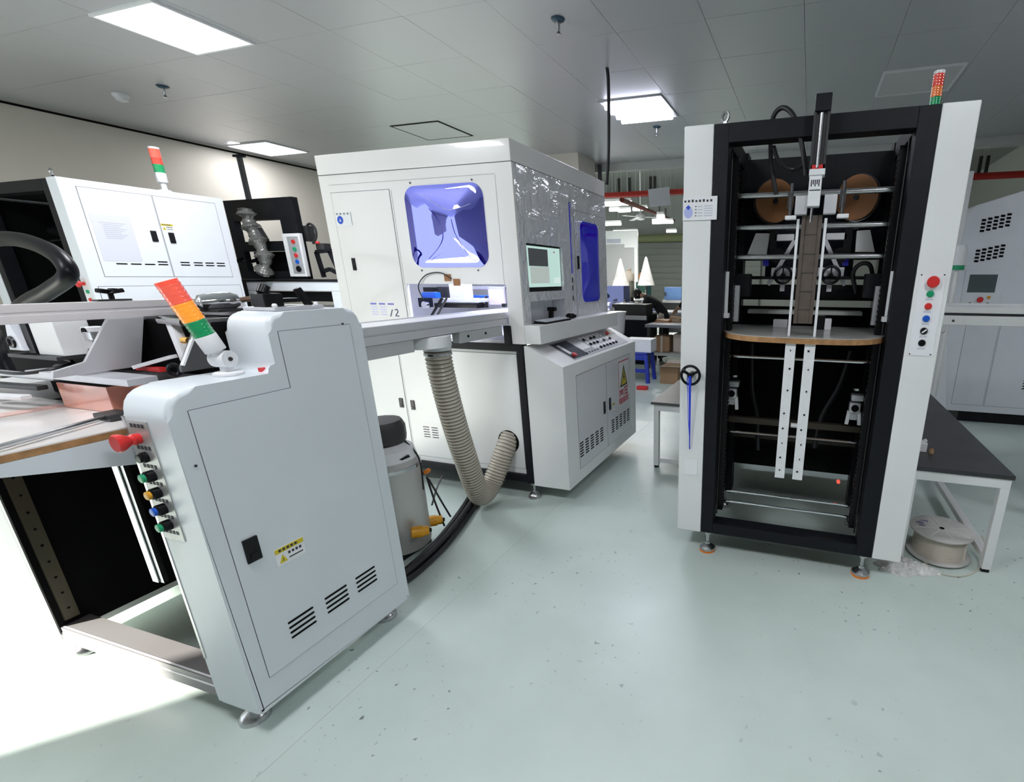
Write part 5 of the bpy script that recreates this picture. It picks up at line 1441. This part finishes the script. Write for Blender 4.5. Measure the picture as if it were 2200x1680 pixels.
# left low bench behind the tall machine
T2 = thing('low_bench', 'low white framed bench with grey top left of tall black machine', 'bench', (-0.85, 4.5, 0))
B().box(-1.19, -0.65, 3.74, 5.6, 0.575, 0.60, 0.004).obj('bench_top', mat('bench_grey_mat', (0.10, 0.095, 0.092), 0.4, noise=0.2, nscale=5), T2)
B().box(-1.17, -0.66, 3.76, 3.80, 0.52, 0.575, 0.002).obj('apron', WHITE, T2)
for x in (-1.17, -0.705):
    for y in (3.76, 5.53):
        lg = B().box(x, x+0.045, y, y+0.045, 0.02, 0.52, 0.002).obj('leg', WHITE, T2)
        B().box(x+0.004, x+0.041, y+0.004, y+0.041, 0, 0.02).obj('leg_pad', BLACKG, lg)
    B().box(x, x+0.045, 3.81, 5.53, 0.52, 0.575, 0.002).obj('apron', WHITE, T2)
B().box(-1.12, -0.71, 3.765, 3.80, 0.05, 0.09, 0.002).obj('stretcher', WHITE, T2)
B().box(-1.12, -0.71, 4.9, 4.92, 0.03, 0.52).obj('modesty_panel', COOLW, T2)

# ================================================================== FAR HALL
def box_carton(name, label, x0, x1, y0, y1, z0, z1, mt, flap=True, rot=0, group=None):
    cx, cy = (x0+x1)/2, (y0+y1)/2
    t = thing(name, label, 'box', (cx, cy, z0), group)
    B().box(x0, x1, y0, y1, z0, z1, 0.004).obj('carton_body', mt, t)
    if flap:
        B().hexa([(x0-0.05, y0-0.08, z1+0.02), (x1+0.08, y0-0.08, z1+0.02), (x1, y0, z1), (x0, y0, z1), (x0-0.05, y0-0.08, z1+0.025), (x1+0.08, y0-0.08, z1+0.025), (x1, y0, z1+0.005), (x0, y0, z1+0.005)]).obj('carton_flap', CARDP, t)
        B().hexa([(x0, y1, z1), (x1, y1, z1), (x1, y1+0.1, z1+0.03), (x0, y1+0.1, z1+0.03), (x0, y1, z1+0.005), (x1, y1, z1+0.005), (x1, y1+0.1, z1+0.035), (x0, y1+0.1, z1+0.035)]).obj('carton_flap', CARDP, t)
    return t
# floor carton
box_carton('carton', 'open brown cardboard box on floor beside the blue stool', -2.12, -1.83, 7.15, 7.5, 0, 0.27, CARD)
# blue stool with white box
q = P(1372, 822, z=0)
t = thing('plastic_stool', 'royal blue plastic stool carrying a white box', 'stool', (q.x, q.y+0.15, 0))
sx0, sx1, sy0, sy1 = q.x-0.22, q.x+0.14, q.y, q.y+0.34
B().box(sx0, sx1, sy0, sy1, 0.44, 0.48, 0.012).obj('seat', STOOL, t)
for x in (sx0+0.02, sx1-0.02):
    for y in (sy0+0.02, sy1-0.02):
        B().bar((x, y, 0.44), (x+(0.04 if x > q.x-0.04 else -0.04), y+(0.03 if y > q.y+0.17 else -0.03), 0), 0.06, 0.05, (0, 1, 0), 0.006).obj('leg', STOOL, t)
B().box(sx0, sx1, sy0, sy0+0.02, 0.16, 0.22).obj('stool_rail', STOOL, t)
B().box(sx0, sx1, sy0, sy0+0.02, 0.36, 0.44).obj('stool_rail', STOOL, t)
box_carton('white_carton', 'white box resting on the royal blue stool', sx0-0.02, sx1+0.06, sy0+0.02, sy1-0.02, 0.481, 0.68, COOLW, flap=False)
# red item on floor
q = P(1378, 838, z=0)
o = B().box(q.x-0.08, q.x+0.08, q.y, q.y+0.1, 0, 0.05, 0.006).obj('red_tray', RED)
tag(o, 'small red tray on floor below the royal blue stool', 'tray')
# long grey workbenches
def workbench(label, x0, x1, y0, y1, z, mt, shelf=True):
    t = thing('workbench', label, 'bench', ((x0+x1)/2, (y0+y1)/2, 0))
    B().box(x0, x1, y0, y1, z-0.05, z, 0.004).obj('bench_top', mt, t)
    for x in (x0+0.03, x1-0.08):
        for y in (y0+0.03, y1-0.08):
            B().box(x, x+0.05, y, y+0.05, 0, z-0.05).obj('leg', DGREY, t)
    if shelf: B().box(x0+0.08, x1-0.08, y0+0.08, y1-0.08, 0.24, 0.28).obj('lower_shelf', SHUT, t)
    return t
GREYB = mat('slate_bench_top', (0.16, 0.17, 0.20), 0.45)
workbench('slate topped workbench behind white box with crumpled packaging underneath', -2.75, -1.3, 8.3, 9.2, 0.80, GREYB)
workbench('second pale grey workbench loaded with parts further back in hall', -4.6, -2.5, 10.3, 11.1, 0.88, mat('pale_bench_top', (0.40, 0.41, 0.48), 0.4))
# wrapped goods below & on first bench
for k, (dx, dy, h, mt, nm, lab) in enumerate([(0.0, 0.1, 0.30, CARD, 'parcel', 'dull brown parcel on the shelf under slate bench, left'), (0.35, 0.15, 0.34, CARDP, 'parcel', 'pale paper parcel on the shelf under slate bench, middle'), (0.72, 0.12, 0.38, mat('dark_olive_card', (0.05, 0.045, 0.03), 0.8), 'parcel', 'dark olive parcel on the shelf under slate bench, right')]):
    t = thing(nm, lab, 'parcel', (-2.55+dx, 8.5+dy, 0.28))
    B().box(-2.65+dx, -2.35+dx, 8.42+dy, 8.75+dy, 0.2803, 0.28+h, 0.03).obj('parcel_body', mt, t)
    B().box(-2.52+dx, -2.48+dx, 8.418+dy, 8.752+dy, 0.2802, 0.281+h).obj('parcel_strap', CARDP, t)
for k, (u, v, wd, hh, mt, lab) in enumerate([(1425, 692, 0.30, 0.05, KRAFT, 'flat brown carton sheet on slate bench, left'), (1456, 690, 0.28, 0.09, CARD, 'brown carton offcut on slate bench, right'), (1443, 683, 0.10, 0.13, CARDP, 'pale crumpled paper on slate bench')]):
    q = P(u, v, z=0.80)
    q.y = min(9.0, max(8.4, q.y))
    t = thing('carton_offcut', lab, 'carton', (q.x, q.y, 0.8))
    B().hexa([(q.x-wd/2, q.y-0.1, 0.8003), (q.x+wd/2, q.y-0.1, 0.8003), (q.x+wd/2, q.y+0.12, 0.8003), (q.x-wd/2, q.y+0.12, 0.8003), (q.x-wd/2+0.03, q.y-0.06, 0.8+hh), (q.x+wd/2-0.05, q.y-0.08, 0.8+hh*0.6), (q.x+wd/2, q.y+0.1, 0.8+hh), (q.x-wd/2, q.y+0.12, 0.8+hh*1.2)], 0.004).obj('card_sheet', mt, t)
    B().box(q.x-wd/3, q.x+wd/4, q.y-0.09, q.y-0.07, 0.8004, 0.8+hh*0.5).obj('card_flap', CARDP, t)
# white bucket
q = P(1326, 700, y=8.3)
t = thing('white_bucket', 'white plastic bucket behind the large cabinet control desk', 'bucket', (q.x, 8.3, 0))
B().lathe([(0.13, 0.62), (0.16, 0.98), (0.17, 0.98), (0.17, 1.0), (0.15, 1.0)], (q.x, 8.3, 0), n=24).obj('bucket_body', ALUW, t)
B().lathe([(0.171, 0.985), (0.171, 1.015), (0.03, 1.02)], (q.x, 8.3, 0), n=24).obj('bucket_lid', WHITE, t)
B().box(q.x-0.15, q.x+0.15, 8.15, 8.45, 0, 0.62).obj('bucket_stand', BLACK, t)
# hall machines: dark press blocks with details
def hall_machine(label, x0, x1, y0, z0, z1, mt, mt2, name='hall_machine'):
    t = thing(name, label, 'machine', ((x0+x1)/2, y0+0.3, 0))
    B().box(x0, x1, y0, y0+0.6, 0, z0, 0.01).obj('machine_base', mt, t)
    B().box(x0+0.06, x1-0.06, y0+0.05, y0+0.5, z0, z1, 0.01).obj('machine_head', mt2, t)
    B().cyl((x0+0.1, y0-0.02, (z0+z1)/2), (x0+0.1, y0+0.05, (z0+z1)/2), 0.05, n=12).obj('machine_dial', STEEL, t)
    B().box(x0+0.02, x1-0.02, y0-0.03, y0, z0-0.08, z0, 0.004).obj('machine_rail', ALU, t)
    return t
BEIGEM = mat('beige_enamel', (0.34, 0.32, 0.26), 0.5)
DKGRN = mat('dark_green_enamel', (0.01, 0.07, 0.05), 0.5)
hall_machine('black bench press with steel rail between the bucket and bending worker', -3.62, -2.82, 8.7, 0.92, 1.12, BLACK, DGREY)
hall_machine('beige boxed machine under the white partition in far hall', -5.55, -4.9, 13.5, 1.05, 1.5, DGREY, BEIGEM)
hall_machine('dark green machine beside the beige boxed machine in far hall', -4.85, -4.4, 13.6, 1.05, 1.48, DGREY, DKGRN)
hall_machine('light blue crate shaped machine before the roller shutter', -4.25, -3.6, 14.5, 0.95, 1.32, DGREY, mat('sky_blue_plastic', (0.16, 0.30, 0.62), 0.5))
hall_machine('navy machine at the left end of the far hall view', -5.0, -4.35, 11.6, 1.0, 1.4, mat('navy_enamel', (0.03, 0.04, 0.13), 0.5), CLOTHD)
# white cone covers
for (u, v, y), lab in (((1388, 568, 13.2), 'white conical cloth cover standing in front of roller shutter'), ((1333, 572, 13.0), 'white conical cloth cover standing before the white partition')):
    q = P(u, v, y=y)
    t = thing('cone_cover', lab, 'cover', (q.x, y, 0))
    B().lathe([(0.24, q.z-0.55), (0.15, q.z-0.25), (0.03, q.z+0.18), (0.01, q.z+0.2)], (q.x, y, 0), n=12).obj('cover_cloth', RAG, t)
    B().cyl((q.x, y, 0), (q.x, y, q.z-0.5), 0.03, n=8).obj('cover_stand', DGREY, t)
# people
def person(name, label, loc, pose, top, legs, scale=1.0, vest=None, hair=HAIR):
    """one continuous skinned figure; pose = dict of joint positions"""
    J = pose
    edges = [('pelvis', 'waist'), ('waist', 'chest'), ('chest', 'neck'), ('chest', 'shL'), ('chest', 'shR'), ('shL', 'elL'), ('elL', 'wrL'), ('shR', 'elR'), ('elR', 'wrR'), ('pelvis', 'hipL'), ('pelvis', 'hipR'), ('hipL', 'knL'), ('knL', 'anL'), ('anL', 'toL'), ('hipR', 'knR'), ('knR', 'anR'), ('anR', 'toR'), ('neck', 'head'), ('head', 'crown')]
    rad = dict(pelvis=.15, waist=.13, chest=.15, neck=.055, head=.085, crown=.075, shL=.07, shR=.07, elL=.045, elR=.045, wrL=.032, wrR=.032, hipL=.09, hipR=.09, knL=.06, knR=.06, anL=.045, anR=.045, toL=.04, toR=.04)
    names = list(rad)
    me = bpy.data.meshes.new(name)
    me.from_pydata([Vector(J[n]) for n in names], [(names.index(a), names.index(b_)) for a, b_ in edges], [])
    o = bpy.data.objects.new(name, me)
    COL.objects.link(o)
    sk = o.modifiers.new('skin', 'SKIN')
    for i, n in enumerate(names):
        me.skin_vertices[0].data[i].radius = (rad[n], rad[n]*0.85)
    me.skin_vertices[0].data[0].use_root = True
    ss = o.modifiers.new('sub', 'SUBSURF'); ss.levels = 1; ss.render_levels = 1
    dg = bpy.context.evaluated_depsgraph_get()
    me2 = bpy.data.meshes.new_from_object(o.evaluated_get(dg))
    o.modifiers.clear()
    o.data = me2
    o.name = name
    for mt in (top, legs, SKIN, hair, vest or top): me2.materials.append(mt)
    hd, wr = Vector(J['head']), [Vector(J['wrL']), Vector(J['wrR'])]
    pv = Vector(J['pelvis'])
    legz = pv.z-0.02
    for p in me2.polygons:
        c = p.center
        p.use_smooth = True
        if (c-hd).length < 0.15 or c.z > Vector(J['neck']).z+0.05 and (c-hd).length < 0.3: p.material_index = 2
        elif min((c-w_).length for w_ in wr) < 0.09: p.material_index = 2
        elif c.z < legz: p.material_index = 1
        elif vest and (c-Vector(J['chest'])).length < 0.24: p.material_index = 4
    o.location = loc
    tag(o, label, 'person')
    ORG[o.name] = Vector(loc)
    # hair cap and hands as children
    b = B().ball(hd+Vector(loc)+(Vector(J['crown'])-hd)*0.55, 0.105, 1, 1, 0.95, 14)
    b.obj('hair', hair, o)
    for w_, e in (('wrL', 'elL'), ('wrR', 'elR')):
        d_ = (Vector(J[w_])-Vector(J[e])).normalized()
        base = Vector(J[w_])+Vector(loc)
        s_ = d_.orthogonal().normalized()
        b = B().bar(base, base+d_*0.09, 0.075, 0.028, s_, 0.01)
        for k in range(4):
            f0 = base+d_*0.085+s_.cross(d_)*(-0.027+0.018*k)
            b.tube([f0, f0+d_*0.04+s_*0.006, f0+d_*(0.07-0.008*abs(k-1.5))+s_*0.02], 0.008, 6)
        b.tube([base+d_*0.03+s_.cross(d_)*0.035, base+d_*0.06+s_.cross(d_)*0.06, base+d_*0.09+s_.cross(d_)*0.06], 0.009, 6)
        b.obj('hand', SKIN, o)
    fd = (Vector(J['face'])).normalized()
    fc = hd+Vector(loc)
    sd_ = fd.cross(Vector((0, 0, 1))).normalized()
    b = B()
    for s_ in (-1, 1): b.ball(fc+fd*0.085+sd_*0.032*s_, 0.009, n=8)
    b.ball(fc+fd*0.085-Vector((0, 0, 0.045)), 0.016, 1, 1, 0.35, 8)
    b.obj('eyes_and_mouth', HAIR, o)
    b = B().ball(fc+fd*0.10-Vector((0, 0, 0.012)), 0.016, 0.8, 0.8, 1.4, 8)
    for s_ in (-1, 1): b.ball(fc+sd_*0.088*s_, 0.022, 0.5, 0.8, 1.2, 8)
    b.obj('nose_and_ears', SKIN, o)
    return o
q = P(1426, 640, y=10.0)
bend = dict(pelvis=(0.12, 0, 0.90), waist=(0.02, 0, 1.05), chest=(-0.18, -0.02, 1.20), neck=(-0.32, -0.02, 1.26), head=(-0.42, -0.02, 1.27), crown=(-0.48, -0.02, 1.29), shL=(-0.20, -0.19, 1.18), shR=(-0.20, 0.17, 1.18), elL=(-0.30, -0.22, 0.98), elR=(-0.30, 0.20, 0.98), wrL=(-0.48, -0.16, 0.95), wrR=(-0.48, 0.14, 0.95), hipL=(0.12, -0.10, 0.84), hipR=(0.12, 0.10, 0.84), knL=(0.08, -0.11, 0.46), knR=(0.12, 0.11, 0.46), anL=(0.13, -0.11, 0.07), anR=(0.17, 0.11, 0.07), toL=(0.0, -0.12, 0.04), toR=(0.04, 0.12, 0.04), face=(-1, 0, -0.5))
person('person', 'person in black clothes bending over a workbench in far hall', (q.x+0.05, 9.50, 0), bend, CLOTHB, CLOTHB)
stand = dict(pelvis=(0, 0, 0.93), waist=(0, 0, 1.06), chest=(0, 0, 1.30), neck=(0, 0, 1.47), head=(-0.02, 0, 1.58), crown=(-0.01, 0, 1.66), shL=(-0.02, -0.18, 1.38), shR=(0.02, 0.18, 1.38), elL=(-0.06, -0.25, 1.12), elR=(0, 0.25, 1.12), wrL=(-0.20, -0.20, 0.98), wrR=(-0.10, 0.22, 0.92), hipL=(0, -0.09, 0.86), hipR=(0, 0.09, 0.86), knL=(-0.01, -0.10, 0.48), knR=(0, 0.10, 0.48), anL=(0.01, -0.10, 0.07), anR=(0.01, 0.10, 0.07), toL=(-0.13, -0.11, 0.04), toR=(-0.12, 0.11, 0.04), face=(-1, -0.2, 0))
q = P(1462, 630, y=9.75)
pz = person('person', 'person in dark clothes and yellow hi-vis vest beside tall machine column', (q.x+0.14, 9.9, 0), stand, CLOTHB, CLOTHB, vest=HIVIS)

# roller shutter, partition
q0, q1, q2 = P(1369, 520, y=25.7), P(1475, 520, y=25.7), P(1369, 655, y=25.7)
t = thing('roller_shutter', 'grey roller shutter with olive barrel in the far hall wall', 'shutter', ((q0.x+q1.x)/2+2, 25.8, 0))
xs0, xs1 = q0.x, q0.x+6.5
z = 0.0
k = 0
while z < q0.z-0.1:
    B().hexa([(xs0, 25.80, z), (xs1, 25.80, z), (xs1, 25.95, z), (xs0, 25.95, z), (xs0, 25.74, z+0.30), (xs1, 25.74, z+0.30), (xs1, 25.95, z+0.30), (xs0, 25.95, z+0.30)]).obj('shutter_slat', SHUT, t)
    z += 0.305
B().cyl((xs0-0.1, 25.6, q0.z+0.16), (xs1, 25.6, q0.z+0.16), 0.19, n=20).obj('shutter_barrel', OLIVE, t)
# white partition frame
pa, pb = P(1306, 522, y=19), P(1370, 522, y=19)
pt = P(1340, 515, y=19)
t = thing('partition', 'white framed partition booth left of the roller shutter', 'partition', ((pa.x+pb.x)/2, 19, 0))
zt_ = pa.z+0.45
B().box(pa.x-2.2, pb.x, 19.0, 19.08, pa.z-0.05, zt_).obj('fascia', WHITE, t)
B().box(pb.x-0.14, pb.x, 18.98, 19.1, 0, pa.z-0.05).obj('partition_post', WHITE, t)
B().box(pa.x-2.2, pb.x-0.14, 19.02, 19.06, 0, pa.z-0.05).obj('partition_panel', mat('partition_grey', (0.42, 0.42, 0.43), 0.6), t)
q = P(1356, 525, y=18.98)
B().box(q.x-0.28, q.x+0.28, 18.97, 18.998, q.z-0.12, q.z+0.2).obj('notice_sheet', PAPER, t)
q = P(1318, 518, y=18.98)
B().box(q.x-0.3, q.x+0.3, 18.98, 18.998, q.z-0.08, q.z+0.08).obj('fascia_caption', INKG, t)
# fire mains
def pipe(label, pts, r, mt, hang):
    t = thing('fire_pipe', label, 'pipe', pts[0])
    B().tube(pts, r, 10).obj('pipe_run', mt, t)
    for x, y, z0, z1 in hang: B().box(x-0.025, x+0.025, y-0.02, y+0.02, z0, z0+0.30).obj('hanger', DGREY, t); B().cyl((x, y, z0+0.3), (x, y, z1), 0.008, n=6).obj('hanger_rod', HALLC, t)
    return t
qa, qb = P(1290, 421, y=10), P(1470, 411, y=10)
zp = (qa.z+qb.z)/2
qc, qd = P(2085, 375, y=10), P(2180, 372, y=10)
pipe('thick red fire main crossing the hall just beyond the low ceiling', [(-6.0, 10, zp), (5.9, 10, zp)], 0.055, FIRE, [(P(u, 410, y=10).x, 10, zp, 5.6) for u in (1330, 1353, 1398, 1407, 1950, 2110, 2095)])
qa, qb = P(1332, 428, y=10), P(1448, 474, y=20)
pipe('thin dark red branch pipe running deep into the hall', [(qa.x, 10.1, qa.z), (qb.x, 20, qb.z)], 0.05, mat('fire_pipe_dull', (0.20, 0.04, 0.03), 0.5), [(P(u, v, y=y).x, y, P(u, v, y=y).z, 5.6) for u, v, y in ((1417, 462, 16), (1430, 467, 17.6))])
# paper sign hanging from the main
q = [P(u, v, y=9.925) for u, v in ((1392, 407), (1438, 401), (1440, 440), (1396, 445))]
b = B().hexa([v+Vector((0, 0, 0)) for v in q]+[v+Vector((0, 0.01, 0)) for v in q])
o = b.obj('hanging_sheet', PAPERB)
tag(o, 'blank pale lilac sheet hanging from the red fire main', 'sign')
for k, u in enumerate((1399, 1432)):
    a = P(u, 407 if k == 0 else 402, y=9.855)
    B().cyl((a.x, 9.855, a.z-0.01), (a.x, 9.94, zp-0.02), 0.004, n=6).obj('hanging_wire', DGREY, o) if False else None
# hall tube lamps
for k, (u0, u1, v, y, lab) in enumerate([(1296, 1357, 439, 12, 'long hall tube lamp, topmost at left beyond cabinet'), (1310, 1330, 451, 15, 'short hall tube lamp below the topmost one'), (1329, 1354, 453, 16, 'hall tube lamp, second from left in the middle row'), (1360, 1391, 450, 16, 'hall tube lamp in the middle row right of centre'), (1296, 1334, 482, 17, 'hall tube lamp, lowest at left beyond cabinet'), (1402, 1446, 478, 16.5, 'hall tube lamp right of the thin branch pipe'), (1432, 1453, 497, 21, 'hall tube lamp just above the olive shutter barrel'), (1318, 1370, 498, 21, 'dim long hall tube lamp above white partition'), (1412, 1427, 466, 12.5, 'short hall tube lamp under the hanging sheet')]):
    a, c = P(u0, v, y=y), P(u1, v, y=y)
    t = thing('hall_lamp', lab, 'lamp', ((a.x+c.x)/2, y, a.z), 'hall tube lamps')
    B().cyl((a.x, y, a.z), (c.x, y, a.z), 0.05, n=10).obj('lamp_tube', HTUBE, t)
    B().box(a.x, c.x, y-0.05, y+0.05, a.z+0.05, a.z+0.11).obj('lamp_housing', WHITE, t)
    b = B()
    for x in (a.x+0.1, c.x-0.1): b.cyl((x, y, a.z+0.1), (x, y, 5.6), 0.006, n=6)
    b.obj('lamp_rods', HALLC, t)
    l = bpy.data.lights.new('lamp_light', 'AREA'); l.shape = 'RECTANGLE'; l.size = c.x-a.x; l.size_y = 0.1; l.energy = 26; l.color = (1, 0.98, 0.94)
    lo = bpy.data.objects.new('lamp_light', l); COL.objects.link(lo); lo.parent = t; lo.location = (0, 0, -0.07)
# ceiling fan
q = P(1376, 465, y=14)
t = thing('ceiling_fan', 'white ceiling fan hanging in the far hall', 'fan', q)
B().cyl((q.x, 14, q.z), (q.x, 14, 5.6), 0.02, n=8).obj('fan_rod', ALUW, t)
B().lathe([(0.05, -0.1), (0.13, -0.07), (0.13, 0.03), (0.04, 0.08)], q, n=14).obj('fan_motor', ALUW, t)
for k in range(3):
    a = math.radians(10+120*k)
    B().bar(q+Vector((0.12*math.cos(a), 0.12*math.sin(a), -0.02)), q+Vector((0.72*math.cos(a), 0.72*math.sin(a), -0.04)), 0.13, 0.012, bv=0.003).obj('fan_blade', ALUW, t)
# white louvred duct in hall ceiling
qa, qb = P(1412, 362, y=8.3), P(1475, 400, y=12)
o = B().hexa([(qa.x-0.3, 8.3, 4.0), (qa.x+1.2, 8.3, 4.0), (qa.x+1.2, 13, 4.0), (qa.x-0.3, 13, 4.0), (qa.x-0.3, 8.3, 4.4), (qa.x+1.2, 8.3, 4.4), (qa.x+1.2, 13, 4.4), (qa.x-0.3, 13, 4.4)]).obj('air_duct', ALUW)
tag(o, 'boxy white air duct under the hall ceiling above red main', 'duct')
B().box(qa.x-0.31, qa.x+1.21, 10.5, 10.54, 3.99, 4.41).obj('duct_flange', ALU, o)
for x in (qa.x-0.25, qa.x+1.15): B().cyl((x, 9.5, 4.4), (x, 9.5, 5.6), 0.012, n=6).obj('duct_hanger', DGREY, o)

# small goods on the hall benches
def small(name, cat, label, u, v, y, zbase, w_, h_, mt, mt2, kind):
    q = P(u, v, y=y)
    t = thing(name, label, cat, (q.x, y, zbase))
    if kind == 'sack':
        B().lathe([(w_*0.42, 0.0005), (w_*0.5, h_*0.2), (w_*0.46, h_*0.6), (w_*0.15, h_*0.85), (w_*0.22, h_)], (q.x, y, zbase), n=14).obj('sack_body', mt, t)
        B().lathe([(w_*0.17, h_*0.83), (w_*0.17, h_*0.88)], (q.x, y, zbase), n=12).obj('sack_tie', mt2, t)
    elif kind == 'bottle':
        B().lathe([(w_*0.5, 0.0005), (w_*0.5, h_*0.6), (w_*0.2, h_*0.78), (w_*0.2, h_*0.9)], (q.x, y, zbase), n=12).obj('bottle_body', mt, t)
        B().lathe([(w_*0.23, h_*0.88), (w_*0.23, h_)], (q.x, y, zbase), n=10).obj('bottle_cap', mt2, t)
    else:
        B().box(q.x-w_/2, q.x+w_/2, y-0.12, y+0.12, zbase+0.0005, zbase+h_*0.85, 0.01).obj('box_body', mt, t)
        B().box(q.x-w_/2-0.008, q.x+w_/2+0.008, y-0.128, y+0.128, zbase+h_*0.85, zbase+h_, 0.004).obj('box_lid', mt2, t)
small('cloth_bundle', 'cloth', 'lilac cloth bundle on the second workbench, at its left', 1322, 660, 10.6, 0.88, 0.30, 0.26, mat('lilac_cloth', (0.30, 0.32, 0.60), 0.8), CLOTHD, 'sack')
small('white_jar', 'jar', 'white jar on the second workbench beside lilac cloth bundle', 1342, 660, 10.5, 0.88, 0.14, 0.24, RAG, DGREY, 'bottle')
small('tool_box', 'box', 'grey lidded tool box on second workbench', 1360, 660, 10.7, 0.88, 0.34, 0.16, SHUT, DGREY, 'box')
small('parts_box', 'box', 'pale blue parts box on second workbench behind bending worker', 1398, 660, 10.8, 0.88, 0.36, 0.20, mat('pale_blue_box', (0.34, 0.40, 0.66), 0.6), COOLW, 'box')
small('paper_sack', 'sack', 'tan paper sack on top of the beige boxed machine', 1352, 600, 13.8, 1.5, 0.30, 0.35, CARDP, KRAFT, 'sack')
small('amber_bottle', 'bottle', 'amber bottle on top of the dark green machine', 1376, 600, 13.85, 1.48, 0.12, 0.30, KRAFT, INK, 'bottle')
